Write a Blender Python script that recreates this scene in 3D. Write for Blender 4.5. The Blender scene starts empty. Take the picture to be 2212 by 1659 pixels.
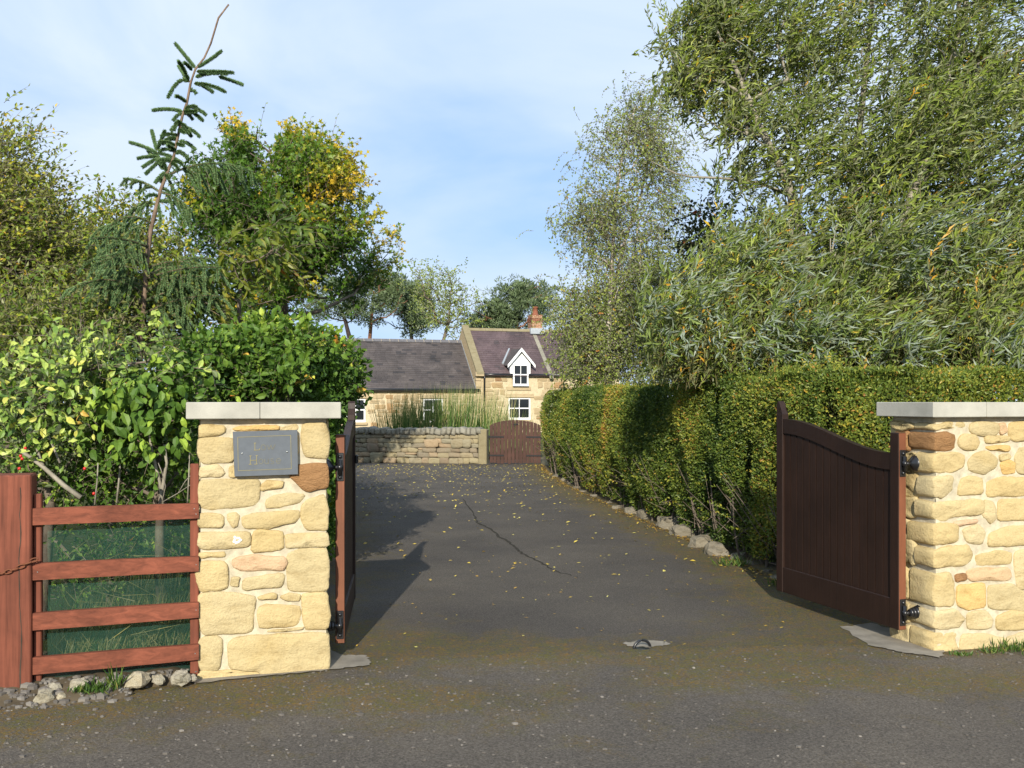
import bpy, math, random
import numpy as np
from mathutils import Matrix, Vector, noise as mnoise

R = math.radians
rng = np.random.default_rng(11)
random.seed(5)
SC = bpy.context.scene
COL = SC.collection

# ------------------------------------------------------------------ camera
EYE = 1.55
cam_d = bpy.data.cameras.new('camera')
cam_d.lens = 35.0
cam_d.sensor_width = 36.0
cam_d.sensor_fit = 'HORIZONTAL'
cam_d.shift_y = 0.0174
cam_d.clip_start = 0.05
cam_d.clip_end = 3000
cam = bpy.data.objects.new('camera', cam_d)
COL.objects.link(cam)
cam.location = (0, 0, EYE)
cam.rotation_euler = (R(90), 0, 0)
SC.camera = cam

# ------------------------------------------------------------------ sun, sky, exposure
SUN_EL, SUN_SIDE = R(23.0), R(3.5)          # low autumn sun behind the viewer, a little to the left
to_sun = Vector((-math.sin(SUN_SIDE) * math.cos(SUN_EL), -math.cos(SUN_SIDE) * math.cos(SUN_EL), math.sin(SUN_EL)))
sun_d = bpy.data.lights.new('sun', 'SUN')
sun_d.energy = 4.6
sun_d.angle = R(0.5)
sun_d.color = (1.0, 0.93, 0.80)
sun = bpy.data.objects.new('sun', sun_d)
COL.objects.link(sun)
sun.rotation_euler = to_sun.to_track_quat('Z', 'Y').to_euler()
sun.location = (-3, -20, 20)

world = bpy.data.worlds.new('World')
SC.world = world
world.use_nodes = True
wn, wl = world.node_tree.nodes, world.node_tree.links
wn.clear()
w_out = wn.new('ShaderNodeOutputWorld')
w_bg = wn.new('ShaderNodeBackground')
w_bg.inputs['Strength'].default_value = 0.115
w_sky = wn.new('ShaderNodeTexSky')
w_sky.sky_type = 'NISHITA'
w_sky.sun_disc = False
w_sky.sun_elevation = SUN_EL
w_sky.sun_rotation = math.pi + SUN_SIDE
w_sky.air_density = 1.0
w_sky.dust_density = 0.6
w_sky.ozone_density = 1.6
w_tc = wn.new('ShaderNodeTexCoord')
w_map = wn.new('ShaderNodeMapping')
w_map.inputs['Scale'].default_value = (1.0, 1.0, 2.6)
w_map.inputs['Rotation'].default_value = (0, R(14), R(20))
w_map.inputs['Location'].default_value = (0.75, 0.4, 0.28)
w_n = wn.new('ShaderNodeTexNoise')
w_n.inputs['Scale'].default_value = 1.9
w_n.inputs['Detail'].default_value = 7
w_n.inputs['Roughness'].default_value = 0.5
w_n.inputs['Distortion'].default_value = 0.5
w_r = wn.new('ShaderNodeValToRGB')
w_r.color_ramp.elements[0].position = 0.36
w_r.color_ramp.elements[0].color = (0.12, 0.12, 0.12, 1)
w_r.color_ramp.elements[1].position = 0.60
w_r.color_ramp.elements[1].color = (0.9, 0.9, 0.9, 1)
w_mix = wn.new('ShaderNodeMixRGB')
w_mix.inputs[2].default_value = (5.3, 6.1, 7.2, 1)
w_blue = wn.new('ShaderNodeMixRGB')
w_blue.inputs[0].default_value = 0.80
w_blue.inputs[2].default_value = (2.55, 4.15, 6.9, 1)
wl.new(w_sky.outputs[0], w_blue.inputs[1])
wl.new(w_tc.outputs['Generated'], w_map.inputs['Vector'])
wl.new(w_map.outputs[0], w_n.inputs['Vector'])
wl.new(w_n.outputs['Fac'], w_r.inputs['Fac'])
wl.new(w_r.outputs['Color'], w_mix.inputs[0])
wl.new(w_blue.outputs[0], w_mix.inputs[1])
wl.new(w_mix.outputs[0], w_bg.inputs['Color'])
wl.new(w_bg.outputs[0], w_out.inputs['Surface'])

SC.view_settings.view_transform = 'Standard'
SC.view_settings.look = 'None'
SC.view_settings.exposure = 0.42
SC.view_settings.gamma = 1.0
SC.view_settings.use_curve_mapping = False
SC.render.engine = 'CYCLES'
SC.cycles.max_bounces = 6
SC.cycles.diffuse_bounces = 3
SC.cycles.glossy_bounces = 2
SC.cycles.transmission_bounces = 4
SC.cycles.transparent_max_bounces = 8

# ------------------------------------------------------------------ helpers: measuring
FPX, CX, HY = 2150.0, 1106.0, 868.0          # survey constants of the photograph (2212 wide)
def at(px, py, d):
    return np.array([(px - CX) / FPX * d, d, EYE - (py - HY) / FPX * d])
def ground(px, py):
    d = FPX * EYE / (py - HY)
    return np.array([(px - CX) / FPX * d, d, 0.0])
class Frame:
    """an upright plane: origin (x,y), direction u along it, v = inward (away from its front)"""
    def __init__(s, ox, oy, deg):
        s.o = np.array([ox, oy, 0.0]); a = R(deg); s.deg = deg
        s.u = np.array([math.cos(a), math.sin(a), 0.0]); s.v = np.array([-math.sin(a), math.cos(a), 0.0])
    def p(s, a, t, z):
        return s.o + s.u * a + s.v * t + np.array([0, 0, z])
    def sz(s, px, py, t=0.0):                 # survey pixel -> (along, height) on the plane t behind the front
        o = s.o + s.v * t
        r = (px - CX) / FPX
        a = (r * o[1] - o[0]) / (s.u[0] - r * s.u[1])
        d = o[1] + a * s.u[1]
        return a, EYE - (py - HY) / FPX * d
    def M(s):
        m = Matrix.Identity(4)
        for i in range(3):
            m[i][0], m[i][1], m[i][2], m[i][3] = s.u[i], s.v[i], (0, 0, 1)[i], s.o[i]
        return m

# ------------------------------------------------------------------ helpers: objects
def tag(o, label=None, cat=None, group=None, kind=None):
    if label: o['label'] = label
    if cat: o['category'] = cat
    if group: o['group'] = group
    if kind: o['kind'] = kind
    return o
def thing(name, loc, label, cat, group=None):
    o = bpy.data.objects.new(name, None)
    COL.objects.link(o)
    o.empty_display_size = 0.2
    o.location = [float(c) for c in loc]
    return tag(o, label, cat, group)
def attach(o, parent):
    o.parent = parent
    inv = Matrix.Translation(-Vector(parent.location)) if parent.type == 'EMPTY' else Matrix.Identity(4)
    p = parent
    if parent.parent is not None: inv = Matrix.Identity(4)
    o.matrix_parent_inverse = inv
    return o
def link(name, me, mat=None, parent=None, M=None):
    o = bpy.data.objects.new(name, me)
    COL.objects.link(o)
    if mat is not None and not me.materials: me.materials.append(mat)
    if parent is not None: attach(o, parent)
    if M is not None: o.matrix_basis = M
    return o
def raw_mesh(name, V, T=None, Q=None, tint=None, smooth=False):
    V = np.asarray(V, dtype=np.float32)
    T = np.zeros((0, 3), np.int32) if T is None else np.asarray(T, np.int32).reshape(-1, 3)
    Q = np.zeros((0, 4), np.int32) if Q is None else np.asarray(Q, np.int32).reshape(-1, 4)
    me = bpy.data.meshes.new(name)
    me.vertices.add(len(V)); me.vertices.foreach_set('co', V.ravel())
    nl = T.size + Q.size
    me.loops.add(nl); me.loops.foreach_set('vertex_index', np.concatenate([T.ravel(), Q.ravel()]).astype(np.int32))
    npoly = len(T) + len(Q)
    me.polygons.add(npoly)
    st = np.concatenate([np.arange(len(T)) * 3, T.size + np.arange(len(Q)) * 4]).astype(np.int32)
    me.polygons.foreach_set('loop_start', st)
    me.polygons.foreach_set('use_smooth', np.full(npoly, smooth, dtype=bool))
    if tint is not None:
        at_ = me.attributes.new('tint', 'FLOAT', 'POINT')
        at_.data.foreach_set('value', np.asarray(tint, np.float32))
    me.update(calc_edges=True)
    return me
class MB:
    def __init__(s): s.V, s.T, s.Q, s.t, s.n = [], [], [], [], 0
    def add(s, V, T=None, Q=None, tint=0.5):
        V = np.asarray(V, float)
        if T is not None and len(T): s.T.append(np.asarray(T, int).reshape(-1, 3) + s.n)
        if Q is not None and len(Q): s.Q.append(np.asarray(Q, int).reshape(-1, 4) + s.n)
        s.V.append(V); s.n += len(V)
        s.t.append(np.full(len(V), tint) if np.isscalar(tint) else np.asarray(tint, float))
        return s
    def mesh(s, name, smooth=False):
        return raw_mesh(name, np.concatenate(s.V), np.concatenate(s.T) if s.T else None, np.concatenate(s.Q) if s.Q else None, np.concatenate(s.t), smooth)
    def build(s, name, mat, parent=None, smooth=False, M=None):
        return link(name, s.mesh(name, smooth), mat, parent, M)
    # ---- shapes
    def box(s, c0, c1, bev=0.004, fr=None, tint=0.5):
        """box between two corners (in frame coordinates along, inward, up when fr is given), edges chamfered"""
        a, b = np.minimum(c0, c1).astype(float), np.maximum(c0, c1).astype(float)
        bev = min(bev, 0.45 * float((b - a).min()))
        V, idx = [], {}
        for i in (0, 1):
            for j in (0, 1):
                for k in (0, 1):
                    c = np.array([(a, b)[i][0], (a, b)[j][1], (a, b)[k][2]])
                    d = np.array([1 - 2 * i, 1 - 2 * j, 1 - 2 * k]) * bev
                    for ax in range(3):
                        w = c + d; w[ax] = c[ax]
                        idx[(i, j, k, ax)] = len(V); V.append(w)
        Q, T = [], []
        for ax in range(3):
            o1, o2 = (ax + 1) % 3, (ax + 2) % 3
            for e in (0, 1):
                q = []
                for (m, n) in ((0, 0), (1, 0), (1, 1), (0, 1)):
                    key = [0, 0, 0]; key[ax], key[o1], key[o2] = e, m, n
                    q.append(idx[(*key, ax)])
                Q.append(q if e else q[::-1])
            for m in (0, 1):
                for n in (0, 1):
                    k0, k1 = [0, 0, 0], [0, 0, 0]
                    k0[ax], k1[ax] = 0, 1; k0[o1] = k1[o1] = m; k0[o2] = k1[o2] = n
                    q = [idx[(*k0, o1)], idx[(*k1, o1)], idx[(*k1, o2)], idx[(*k0, o2)]]
                    Q.append(q if (m == n) else q[::-1])
        for i in (0, 1):
            for j in (0, 1):
                for k in (0, 1):
                    t = [idx[(i, j, k, 0)], idx[(i, j, k, 1)], idx[(i, j, k, 2)]]
                    T.append(t if (i + j + k) % 2 else t[::-1])
        V = np.array(V)
        if fr is not None: V = fr.o + V[:, :1] * fr.u + V[:, 1:2] * fr.v + V[:, 2:] * np.array([0, 0, 1.0])
        return s.add(V, T, Q, tint)
    def tube(s, pts, rad, n=6, tint=0.5, cap=True):
        P = np.asarray(pts, float); m = len(P)
        r = np.full(m, rad) if np.isscalar(rad) else np.asarray(rad, float)
        tg = np.gradient(P, axis=0); tg /= np.linalg.norm(tg, axis=1)[:, None] + 1e-12
        ref = np.array([0.3, 0.2, 0.93]) if abs(tg[0][2]) < 0.8 else np.array([0.95, 0.3, 0.05])
        a = np.cross(tg, ref); a /= np.linalg.norm(a, axis=1)[:, None] + 1e-12
        b = np.cross(tg, a)
        th = np.arange(n) * 2 * math.pi / n
        V = P[:, None] + r[:, None, None] * (np.cos(th)[None, :, None] * a[:, None] + np.sin(th)[None, :, None] * b[:, None])
        V = V.reshape(-1, 3); Q = []
        for i in range(m - 1):
            for j in range(n):
                k = (j + 1) % n
                Q.append([i * n + j, i * n + k, (i + 1) * n + k, (i + 1) * n + j])
        T = []
        if cap:
            for (i, fl) in ((0, 0), (m - 1, 1)):
                for j in range(1, n - 1):
                    t = [i * n, i * n + j, i * n + j + 1]
                    T.append(t if fl else t[::-1])
        return s.add(V, T, Q, tint)
    def lathe(s, c, axis, prof, n=14, tint=0.5):
        """prof: list of (distance along axis, radius)"""
        ax = np.asarray(axis, float); ax /= np.linalg.norm(ax)
        return s.tube([np.asarray(c, float) + ax * h for h, _ in prof], [max(q, 1e-4) for _, q in prof], n, tint)
def prism(mb, poly, O, ud, zd, nd, d0, d1, tint=0.5):
    """flat polygon (list of 2D points, convex or a strip-like outline) extruded along nd"""
    P = np.array(poly, float); n = len(P)
    F = O + P[:, :1] * ud + P[:, 1:] * zd
    V = np.concatenate([F + nd * d0, F + nd * d1])
    Q = [[i, (i + 1) % n, n + (i + 1) % n, n + i] for i in range(n)]
    T = [[0, i + 1, i] for i in range(1, n - 1)] + [[n, n + i, n + i + 1] for i in range(1, n - 1)]
    mb.add(V, T, Q, tint)
def strip(mb, lo, hi, O, ud, zd, nd, d0, d1, tint=0.5):
    """a band between two 2D polylines of the same count, given thickness"""
    lo, hi = np.array(lo, float), np.array(hi, float); n = len(lo)
    f = lambda A, d: O + A[:, :1] * ud + A[:, 1:] * zd + nd * d
    V = np.concatenate([f(lo, d0), f(hi, d0), f(lo, d1), f(hi, d1)]); Q = []
    for i in range(n - 1):
        a, b, c, d = i, i + 1, n + i + 1, n + i
        Q += [[a, b, c, d], [2*n+a, 2*n+d, 2*n+c, 2*n+b], [a, 2*n+a, 2*n+b, b], [d, c, 2*n+c, 2*n+d]]
    Q += [[0, n, 3*n, 2*n], [n-1, 3*n-1, 4*n-1, 2*n-1]]
    mb.add(V, None, Q, tint)
def fbm(p, sc=1.0, oct=3):
    return mnoise.fractal(Vector(p) * sc, 1.0, 2.0, oct)

# ------------------------------------------------------------------ materials
def mat_new(name):
    m = bpy.data.materials.new(name); m.use_nodes = True
    nt = m.node_tree; nt.nodes.clear()
    out = nt.nodes.new('ShaderNodeOutputMaterial')
    return m, nt, out
def N(nt, typ, **kw):
    n = nt.nodes.new(typ)
    for k, v in kw.items():
        if k in n.inputs: n.inputs[k].default_value = v
        else: setattr(n, k, v)
    return n
def ramp(nt, stops, interp='LINEAR'):
    r = nt.nodes.new('ShaderNodeValToRGB'); cr = r.color_ramp; cr.interpolation = interp
    while len(cr.elements) < len(stops): cr.elements.new(0.5)
    for e, (p, c) in zip(cr.elements, stops):
        e.position = p; e.color = (*c, 1) if len(c) == 3 else c
    return r
def mixc(nt, fac, a, b, mode='MIX'):
    m = nt.nodes.new('ShaderNodeMixRGB'); m.blend_type = mode
    for i, x in ((0, fac), (1, a), (2, b)):
        if hasattr(x, 'links') or hasattr(x, 'is_linked'): nt.links.new(x, m.inputs[i])
        elif i == 0: m.inputs[0].default_value = x
        else: m.inputs[i].default_value = (*x, 1)
    return m.outputs[0]
def noise_tex(nt, scale, detail=4, rough=0.55, dist=0.0, vec=None, stretch=None):
    n = N(nt, 'ShaderNodeTexNoise', Scale=scale, Detail=detail, Roughness=rough, Distortion=dist)
    if vec is not None:
        if stretch:
            mp = nt.nodes.new('ShaderNodeMapping'); mp.inputs['Scale'].default_value = stretch
            nt.links.new(vec, mp.inputs['Vector']); vec = mp.outputs[0]
        nt.links.new(vec, n.inputs['Vector'])
    return n.outputs['Fac']
def coords(nt, kind='Object'):
    return nt.nodes.new('ShaderNodeTexCoord').outputs[kind]
def wpos(nt):
    return nt.nodes.new('ShaderNodeNewGeometry').outputs['Position']
def bump(nt, h, strength=0.4, dist=0.01):
    b = N(nt, 'ShaderNodeBump', Strength=strength, Distance=dist)
    nt.links.new(h, b.inputs['Height']); return b.outputs[0]
def finish(nt, out, col, rough=0.8, nrm=None, spec=0.3, metal=0.0):
    p = N(nt, 'ShaderNodeBsdfPrincipled', Roughness=rough, Metallic=metal)
    p.inputs['Specular IOR Level'].default_value = spec
    if isinstance(col, tuple): p.inputs['Base Color'].default_value = (*col, 1)
    else: nt.links.new(col, p.inputs['Base Color'])
    if nrm is not None: nt.links.new(nrm, p.inputs['Normal'])
    nt.links.new(p.outputs[0], out.inputs['Surface'])
    return p
def m_leaf(name, stops, under=None, transl=0.3, rough=0.45, spec=0.35):
    m, nt, out = mat_new(name)
    a = N(nt, 'ShaderNodeAttribute', attribute_name='tint')
    r = ramp(nt, [(p_, tuple(min(.8, x * k_) for x, k_ in zip(c_, (1.60, 1.72, 1.20)))) for p_, c_ in stops]); nt.links.new(a.outputs['Fac'], r.inputs['Fac'])
    col = r.outputs['Color']
    if under:
        g = nt.nodes.new('ShaderNodeNewGeometry')
        col = mixc(nt, g.outputs['Backfacing'], col, under)
        # yellowed leaves are yellow on both sides
    bl = ramp(nt, [(0.3, (0.72, 0.70, 0.62)), (0.5, (1, 1, 1)), (0.75, (1.15, 1.12, 1.1))]); nt.links.new(noise_tex(nt, 38, 3, 0.7, 0, wpos(nt)), bl.inputs['Fac'])
    col = mixc(nt, 1.0, col, bl.outputs['Color'], 'MULTIPLY')
    p = N(nt, 'ShaderNodeBsdfPrincipled', Roughness=rough); p.inputs['Specular IOR Level'].default_value = spec
    nt.links.new(col, p.inputs['Base Color'])
    t = nt.nodes.new('ShaderNodeBsdfTranslucent')
    tc = mixc(nt, 1.0, col, (1.0, 1.0, 0.55), 'MULTIPLY'); nt.links.new(tc, t.inputs['Color'])
    mx = N(nt, 'ShaderNodeMixShader', Fac=transl)
    nt.links.new(p.outputs[0], mx.inputs[1]); nt.links.new(t.outputs[0], mx.inputs[2])
    nt.links.new(mx.outputs[0], out.inputs['Surface'])
    return m
def m_plain(name, c, rough=0.6, spec=0.3, metal=0.0, var=0.25, scale=12, bmp=0.2, bscale=60):
    m, nt, out = mat_new(name)
    v = coords(nt)
    n = noise_tex(nt, scale, 5, 0.6, vec=v)
    r = ramp(nt, [(0.3, tuple(x * (1 - var) for x in c)), (0.7, tuple(min(1, x * (1 + var)) for x in c))])
    nt.links.new(n, r.inputs['Fac'])
    finish(nt, out, r.outputs['Color'], rough, bump(nt, noise_tex(nt, bscale, 4, vec=v), bmp, 0.004), spec, metal)
    return m
def m_stone(name, stops, grain=9.0, bmp=0.6, mottled=None, bands=True):
    """sandstone: each stone's own colour from its random value, then bedding grain and stains"""
    m, nt, out = mat_new(name)
    v = wpos(nt)
    a = N(nt, 'ShaderNodeAttribute', attribute_name='tint')
    oi = nt.nodes.new('ShaderNodeObjectInfo')
    ad = N(nt, 'ShaderNodeMath', operation='ADD'); nt.links.new(a.outputs['Fac'], ad.inputs[0]); nt.links.new(oi.outputs['Random'], ad.inputs[1])
    fr = N(nt, 'ShaderNodeMath', operation='FRACT'); nt.links.new(ad.outputs[0], fr.inputs[0])
    r = ramp(nt, stops); nt.links.new(fr.outputs[0], r.inputs['Fac'])
    n1 = noise_tex(nt, grain, 6, 0.62, 0.4, v, (1, 1, 2.6))
    r1 = ramp(nt, [(0.26, (0.74, 0.69, 0.62)), (0.45, (0.98, 0.97, 0.96)), (0.75, (1.12, 1.12, 1.12))]); nt.links.new(n1, r1.inputs['Fac'])
    col = mixc(nt, 1.0, r.outputs['Color'], r1.outputs['Color'], 'MULTIPLY')
    n2 = noise_tex(nt, grain * 0.33, 4, 0.6, 0.8, v)
    r2 = ramp(nt, [(0.52, (0, 0, 0)), (0.72, (1, 1, 1))]); nt.links.new(n2, r2.inputs['Fac'])
    if mottled: 
        f = N(nt, 'ShaderNodeMath', operation='MULTIPLY'); nt.links.new(r2.outputs['Color'], f.inputs[0]); f.inputs[1].default_value = 0.5
        col = mixc(nt, f.outputs[0], col, mottled)
    n3 = noise_tex(nt, grain * 11, 3, 0.7, 0, v)
    h = N(nt, 'ShaderNodeMath', operation='MULTIPLY_ADD'); nt.links.new(n3, h.inputs[0]); h.inputs[1].default_value = 0.55; nt.links.new(n1, h.inputs[2])
    sp = ramp(nt, [(0.30, (0.88, 0.87, 0.85)), (0.5, (1, 1, 1)), (0.72, (1.08, 1.07, 1.05))]); nt.links.new(n3, sp.inputs['Fac'])
    col = mixc(nt, 1.0, col, sp.outputs['Color'], 'MULTIPLY')
    finish(nt, out, col, 0.95, bump(nt, h.outputs[0], bmp, 0.03), 0.08)
    return m
def m_wood(name, c, rough=0.6, var=0.3, grain=(40, 40, 2.5), spec=0.25):
    m, nt, out = mat_new(name)
    v = coords(nt)
    n = noise_tex(nt, 1.0, 6, 0.65, 0.6, v, grain)
    n2 = noise_tex(nt, 3.0, 4, 0.6, 0.0, v)
    r = ramp(nt, [(0.3, tuple(x * (1 - var) for x in c)), (0.72, tuple(x * (1 + var) for x in c))]); nt.links.new(n, r.inputs['Fac'])
    r2 = ramp(nt, [(0.3, (0.72, 0.72, 0.72)), (0.7, (1.18, 1.18, 1.2))]); nt.links.new(n2, r2.inputs['Fac'])
    col = mixc(nt, 1.0, r.outputs['Color'], r2.outputs['Color'], 'MULTIPLY')
    finish(nt, out, col, rough, bump(nt, n, 0.5, 0.004), spec)
    return m

# ------------------------------------------------------------------ materials of the built things
M = {}
M['sandstone'] = m_stone('honey sandstone', [(0.0, (0.47, 0.365, 0.18)), (0.3, (0.51, 0.405, 0.21)), (0.55, (0.46, 0.375, 0.205)), (0.8, (0.52, 0.43, 0.25)), (1.0, (0.485, 0.37, 0.175))], 7.0, 0.5, (0.45, 0.33, 0.14))
M['red_stone'] = m_stone('rust brown sandstone', [(0.0, (0.34, 0.19, 0.085)), (1.0, (0.38, 0.21, 0.10))], 13.0, 0.8, (0.17, 0.09, 0.045))
M['orange_stone'] = m_stone('orange sandstone', [(0.0, (0.56, 0.38, 0.15)), (1.0, (0.58, 0.41, 0.17))], 9.0, 0.5, (0.55, 0.33, 0.11))
M['pink_stone'] = m_stone('pinkish sandstone', [(0.0, (0.54, 0.37, 0.235)), (1.0, (0.54, 0.38, 0.22))], 9.0, 0.45, (0.54, 0.41, 0.24))
M['grey_stone'] = m_stone('weathered rubble', [(0.0, (0.30, 0.25, 0.16)), (0.25, (0.25, 0.23, 0.17)), (0.5, (0.33, 0.28, 0.17)), (0.72, (0.22, 0.19, 0.14)), (0.86, (0.36, 0.27, 0.17)), (1.0, (0.19, 0.15, 0.11))], 7.0, 0.7, (0.20, 0.19, 0.13))
M['cope_stone'] = m_stone('lichened cope stone', [(0.0, (0.24, 0.23, 0.19)), (0.5, (0.30, 0.28, 0.22)), (1.0, (0.20, 0.19, 0.15))], 9.0, 0.8, (0.36, 0.35, 0.30))
M['house_stone'] = m_stone('house rubble', [(0.0, (0.40, 0.315, 0.19)), (0.3, (0.36, 0.28, 0.165)), (0.55, (0.43, 0.345, 0.22)), (0.8, (0.38, 0.285, 0.16)), (0.93, (0.34, 0.215, 0.11)), (1.0, (0.26, 0.16, 0.09))], 5.0, 0.5, (0.37, 0.29, 0.18))
M['dressed'] = m_stone('dressed sandstone', [(0.0, (0.42, 0.33, 0.20)), (1.0, (0.44, 0.35, 0.22))], 4.0, 0.3, (0.36, 0.29, 0.17))
M['coping'] = m_stone('lichened coping', [(0.0, (0.24, 0.205, 0.125)), (1.0, (0.26, 0.225, 0.14))], 3.0, 0.3, (0.19, 0.17, 0.10))
M['cap'] = m_plain('cast stone cap', (0.39, 0.375, 0.32), 0.88, 0.12, var=0.17, scale=4.5, bmp=0.35, bscale=140)
M['mortar'] = m_plain('lime mortar', (0.50, 0.44, 0.315), 0.95, 0.1, var=0.2, scale=22, bmp=1.0, bscale=55)
M['mortar_house'] = m_plain('house mortar', (0.52, 0.43, 0.28), 0.95, 0.1, var=0.15, scale=8, bmp=0.6, bscale=40)
M['wall_core'] = m_plain('dark wall core', (0.05, 0.045, 0.035), 0.95, 0.1)
M['red_wood'] = m_wood('red brown stained timber', (0.185, 0.056, 0.030), 0.75, 0.4, (2.0, 40, 40))
M['red_post'] = m_wood('red brown stained post', (0.175, 0.054, 0.030), 0.75, 0.4, (40, 40, 1.6))
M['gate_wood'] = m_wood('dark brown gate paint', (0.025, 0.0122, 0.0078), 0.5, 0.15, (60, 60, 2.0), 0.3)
M['gate_edge_lit'] = m_wood('gate paint with sunlight in the colour', (0.17, 0.062, 0.030), 0.55, 0.15, (60, 60, 2.0), 0.3)  # brighter copy of the gate paint, sunlight on the hinge end painted in
M['groove'] = m_wood('pale brown groove backing', (0.36, 0.19, 0.13), 0.7, 0.2, (60, 60, 2.0))  # pale backing, shows as lines between the boards
M['picket'] = m_wood('brown picket paint', (0.066, 0.030, 0.021), 0.6, 0.2, (60, 60, 2.0))
M['iron'] = m_plain('black painted iron', (0.012, 0.012, 0.013), 0.3, 0.6, var=0.2, bmp=0.15, bscale=120)
M['steel'] = m_plain('screw steel', (0.55, 0.55, 0.52), 0.3, 0.5, 0.9, bmp=0)
M['rust'] = m_plain('rusty wire', (0.16, 0.06, 0.03), 0.75, 0.2)
M['slate_sign'] = m_plain('blue grey slate', (0.115, 0.128, 0.142), 0.65, 0.2, var=0.07, scale=30, bmp=0.12, bscale=200)
M['gold'] = m_plain('worn gold paint', (0.30, 0.25, 0.10), 0.5, 0.4, 0.2, bmp=0)
M['gold_faint'] = m_plain('faded gold paint', (0.185, 0.172, 0.115), 0.5, 0.3, 0.0, bmp=0)
M['white'] = m_plain('white paint', (0.80, 0.80, 0.79), 0.45, 0.4, var=0.03, bmp=0.05)
M['lead'] = m_plain('lead flashing', (0.36, 0.39, 0.41), 0.55, 0.3, 0.2, var=0.15)
M['terracotta'] = m_plain('terracotta pot', (0.25, 0.095, 0.055), 0.8, 0.2)
M['ridge'] = m_plain('grey ridge tile', (0.13, 0.125, 0.13), 0.8, 0.2)
M['bark'] = m_plain('grey brown bark', (0.16, 0.13, 0.10), 0.9, 0.1, var=0.4, scale=14, bmp=0.8, bscale=50)
M['bark_pale'] = m_plain('pale willow bark', (0.27, 0.245, 0.19), 0.9, 0.1, var=0.35, scale=9, bmp=0.6, bscale=40)
M['bark_dark'] = m_plain('dark bark', (0.05, 0.04, 0.035), 0.9, 0.1, var=0.4, scale=9)
M['bark_pine'] = m_plain('orange pine bark', (0.20, 0.10, 0.06), 0.9, 0.1, var=0.4, scale=5)
M['bark_spruce'] = m_plain('orange brown spruce bark', (0.19, 0.135, 0.095), 0.85, 0.1, var=0.35, scale=20, bmp=0.7, bscale=60)
M['berry'] = m_plain('red berry', (0.55, 0.02, 0.015), 0.25, 0.5, var=0.1, bmp=0)
M['moss_stone'] = m_stone('pale fieldstone', [(0.0, (0.42, 0.38, 0.28)), (0.4, (0.34, 0.32, 0.27)), (0.7, (0.50, 0.43, 0.28)), (1.0, (0.30, 0.28, 0.22))], 14.0, 0.7, (0.30, 0.27, 0.16))
M['edge_rock'] = m_stone('grey edging rock', [(0.0, (0.20, 0.18, 0.14)), (0.5, (0.27, 0.24, 0.18)), (1.0, (0.15, 0.135, 0.105))], 8.0, 0.9, (0.11, 0.10, 0.06))
M['concrete'] = m_plain('cement haunching', (0.25, 0.222, 0.178), 0.95, 0.1, var=0.25, scale=7, bmp=0.5, bscale=90)
M['soil'] = m_plain('dry garden soil', (0.105, 0.082, 0.052), 0.95, 0.1, var=0.4, scale=5, bmp=1.0, bscale=25)

m, nt, out = mat_new('brick'); v = wpos(nt)
a = N(nt, 'ShaderNodeAttribute', attribute_name='tint'); r = ramp(nt, [(0, (0.24, 0.09, 0.05)), (0.5, (0.30, 0.125, 0.07)), (1, (0.20, 0.08, 0.05))]); nt.links.new(a.outputs['Fac'], r.inputs['Fac'])
finish(nt, out, r.outputs['Color'], 0.9, bump(nt, noise_tex(nt, 30, vec=v), 0.4), 0.1); M['brick'] = m

def m_slate(name, cols):
    m, nt, out = mat_new(name); v = wpos(nt)
    a = N(nt, 'ShaderNodeAttribute', attribute_name='tint'); r = ramp(nt, [(0, cols[0]), (0.45, cols[1]), (0.9, cols[2]), (1, cols[3])]); nt.links.new(a.outputs['Fac'], r.inputs['Fac'])
    n = noise_tex(nt, 0.9, 5, 0.65, 0.5, v); r2 = ramp(nt, [(0.35, (0.7, 0.7, 0.68)), (0.65, (1.15, 1.12, 1.08))]); nt.links.new(n, r2.inputs['Fac'])
    finish(nt, out, mixc(nt, 1.0, r.outputs['Color'], r2.outputs['Color'], 'MULTIPLY'), 0.75, bump(nt, noise_tex(nt, 20, vec=v), 0.3), 0.2)
    return m
M['slate_grey'] = m_slate('grey brown slate', [(0.072, 0.063, 0.063), (0.092, 0.080, 0.079), (0.112, 0.097, 0.092), (0.056, 0.052, 0.055)])
M['slate_purple'] = m_slate('plum slate', [(0.095, 0.069, 0.075), (0.112, 0.082, 0.088), (0.128, 0.096, 0.098), (0.082, 0.066, 0.071)])

m, nt, out = mat_new('dark window glass')
p = finish(nt, out, (0.012, 0.014, 0.016), 0.06, None, 0.5); M['glass'] = m

# netting: woven green shade net, the holes of the weave let part of the view through
m, nt, out = mat_new('green shade netting'); v = coords(nt)
w = N(nt, 'ShaderNodeTexNoise', Scale=5.0, Detail=3)
nt.links.new(v, w.inputs['Vector'])
rr = ramp(nt, [(0.3, (0.010, 0.045, 0.034)), (0.7, (0.020, 0.072, 0.050))]); nt.links.new(w.outputs['Fac'], rr.inputs['Fac'])
p = N(nt, 'ShaderNodeBsdfPrincipled', Roughness=0.7); nt.links.new(rr.outputs['Color'], p.inputs['Base Color']); p.inputs['Specular IOR Level'].default_value = 0.2
tr = nt.nodes.new('ShaderNodeBsdfTransparent'); mx = N(nt, 'ShaderNodeMixShader', Fac=0.45)
nt.links.new(tr.outputs[0], mx.inputs[1]); nt.links.new(p.outputs[0], mx.inputs[2]); nt.links.new(mx.outputs[0], out.inputs['Surface']); M['net'] = m

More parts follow.
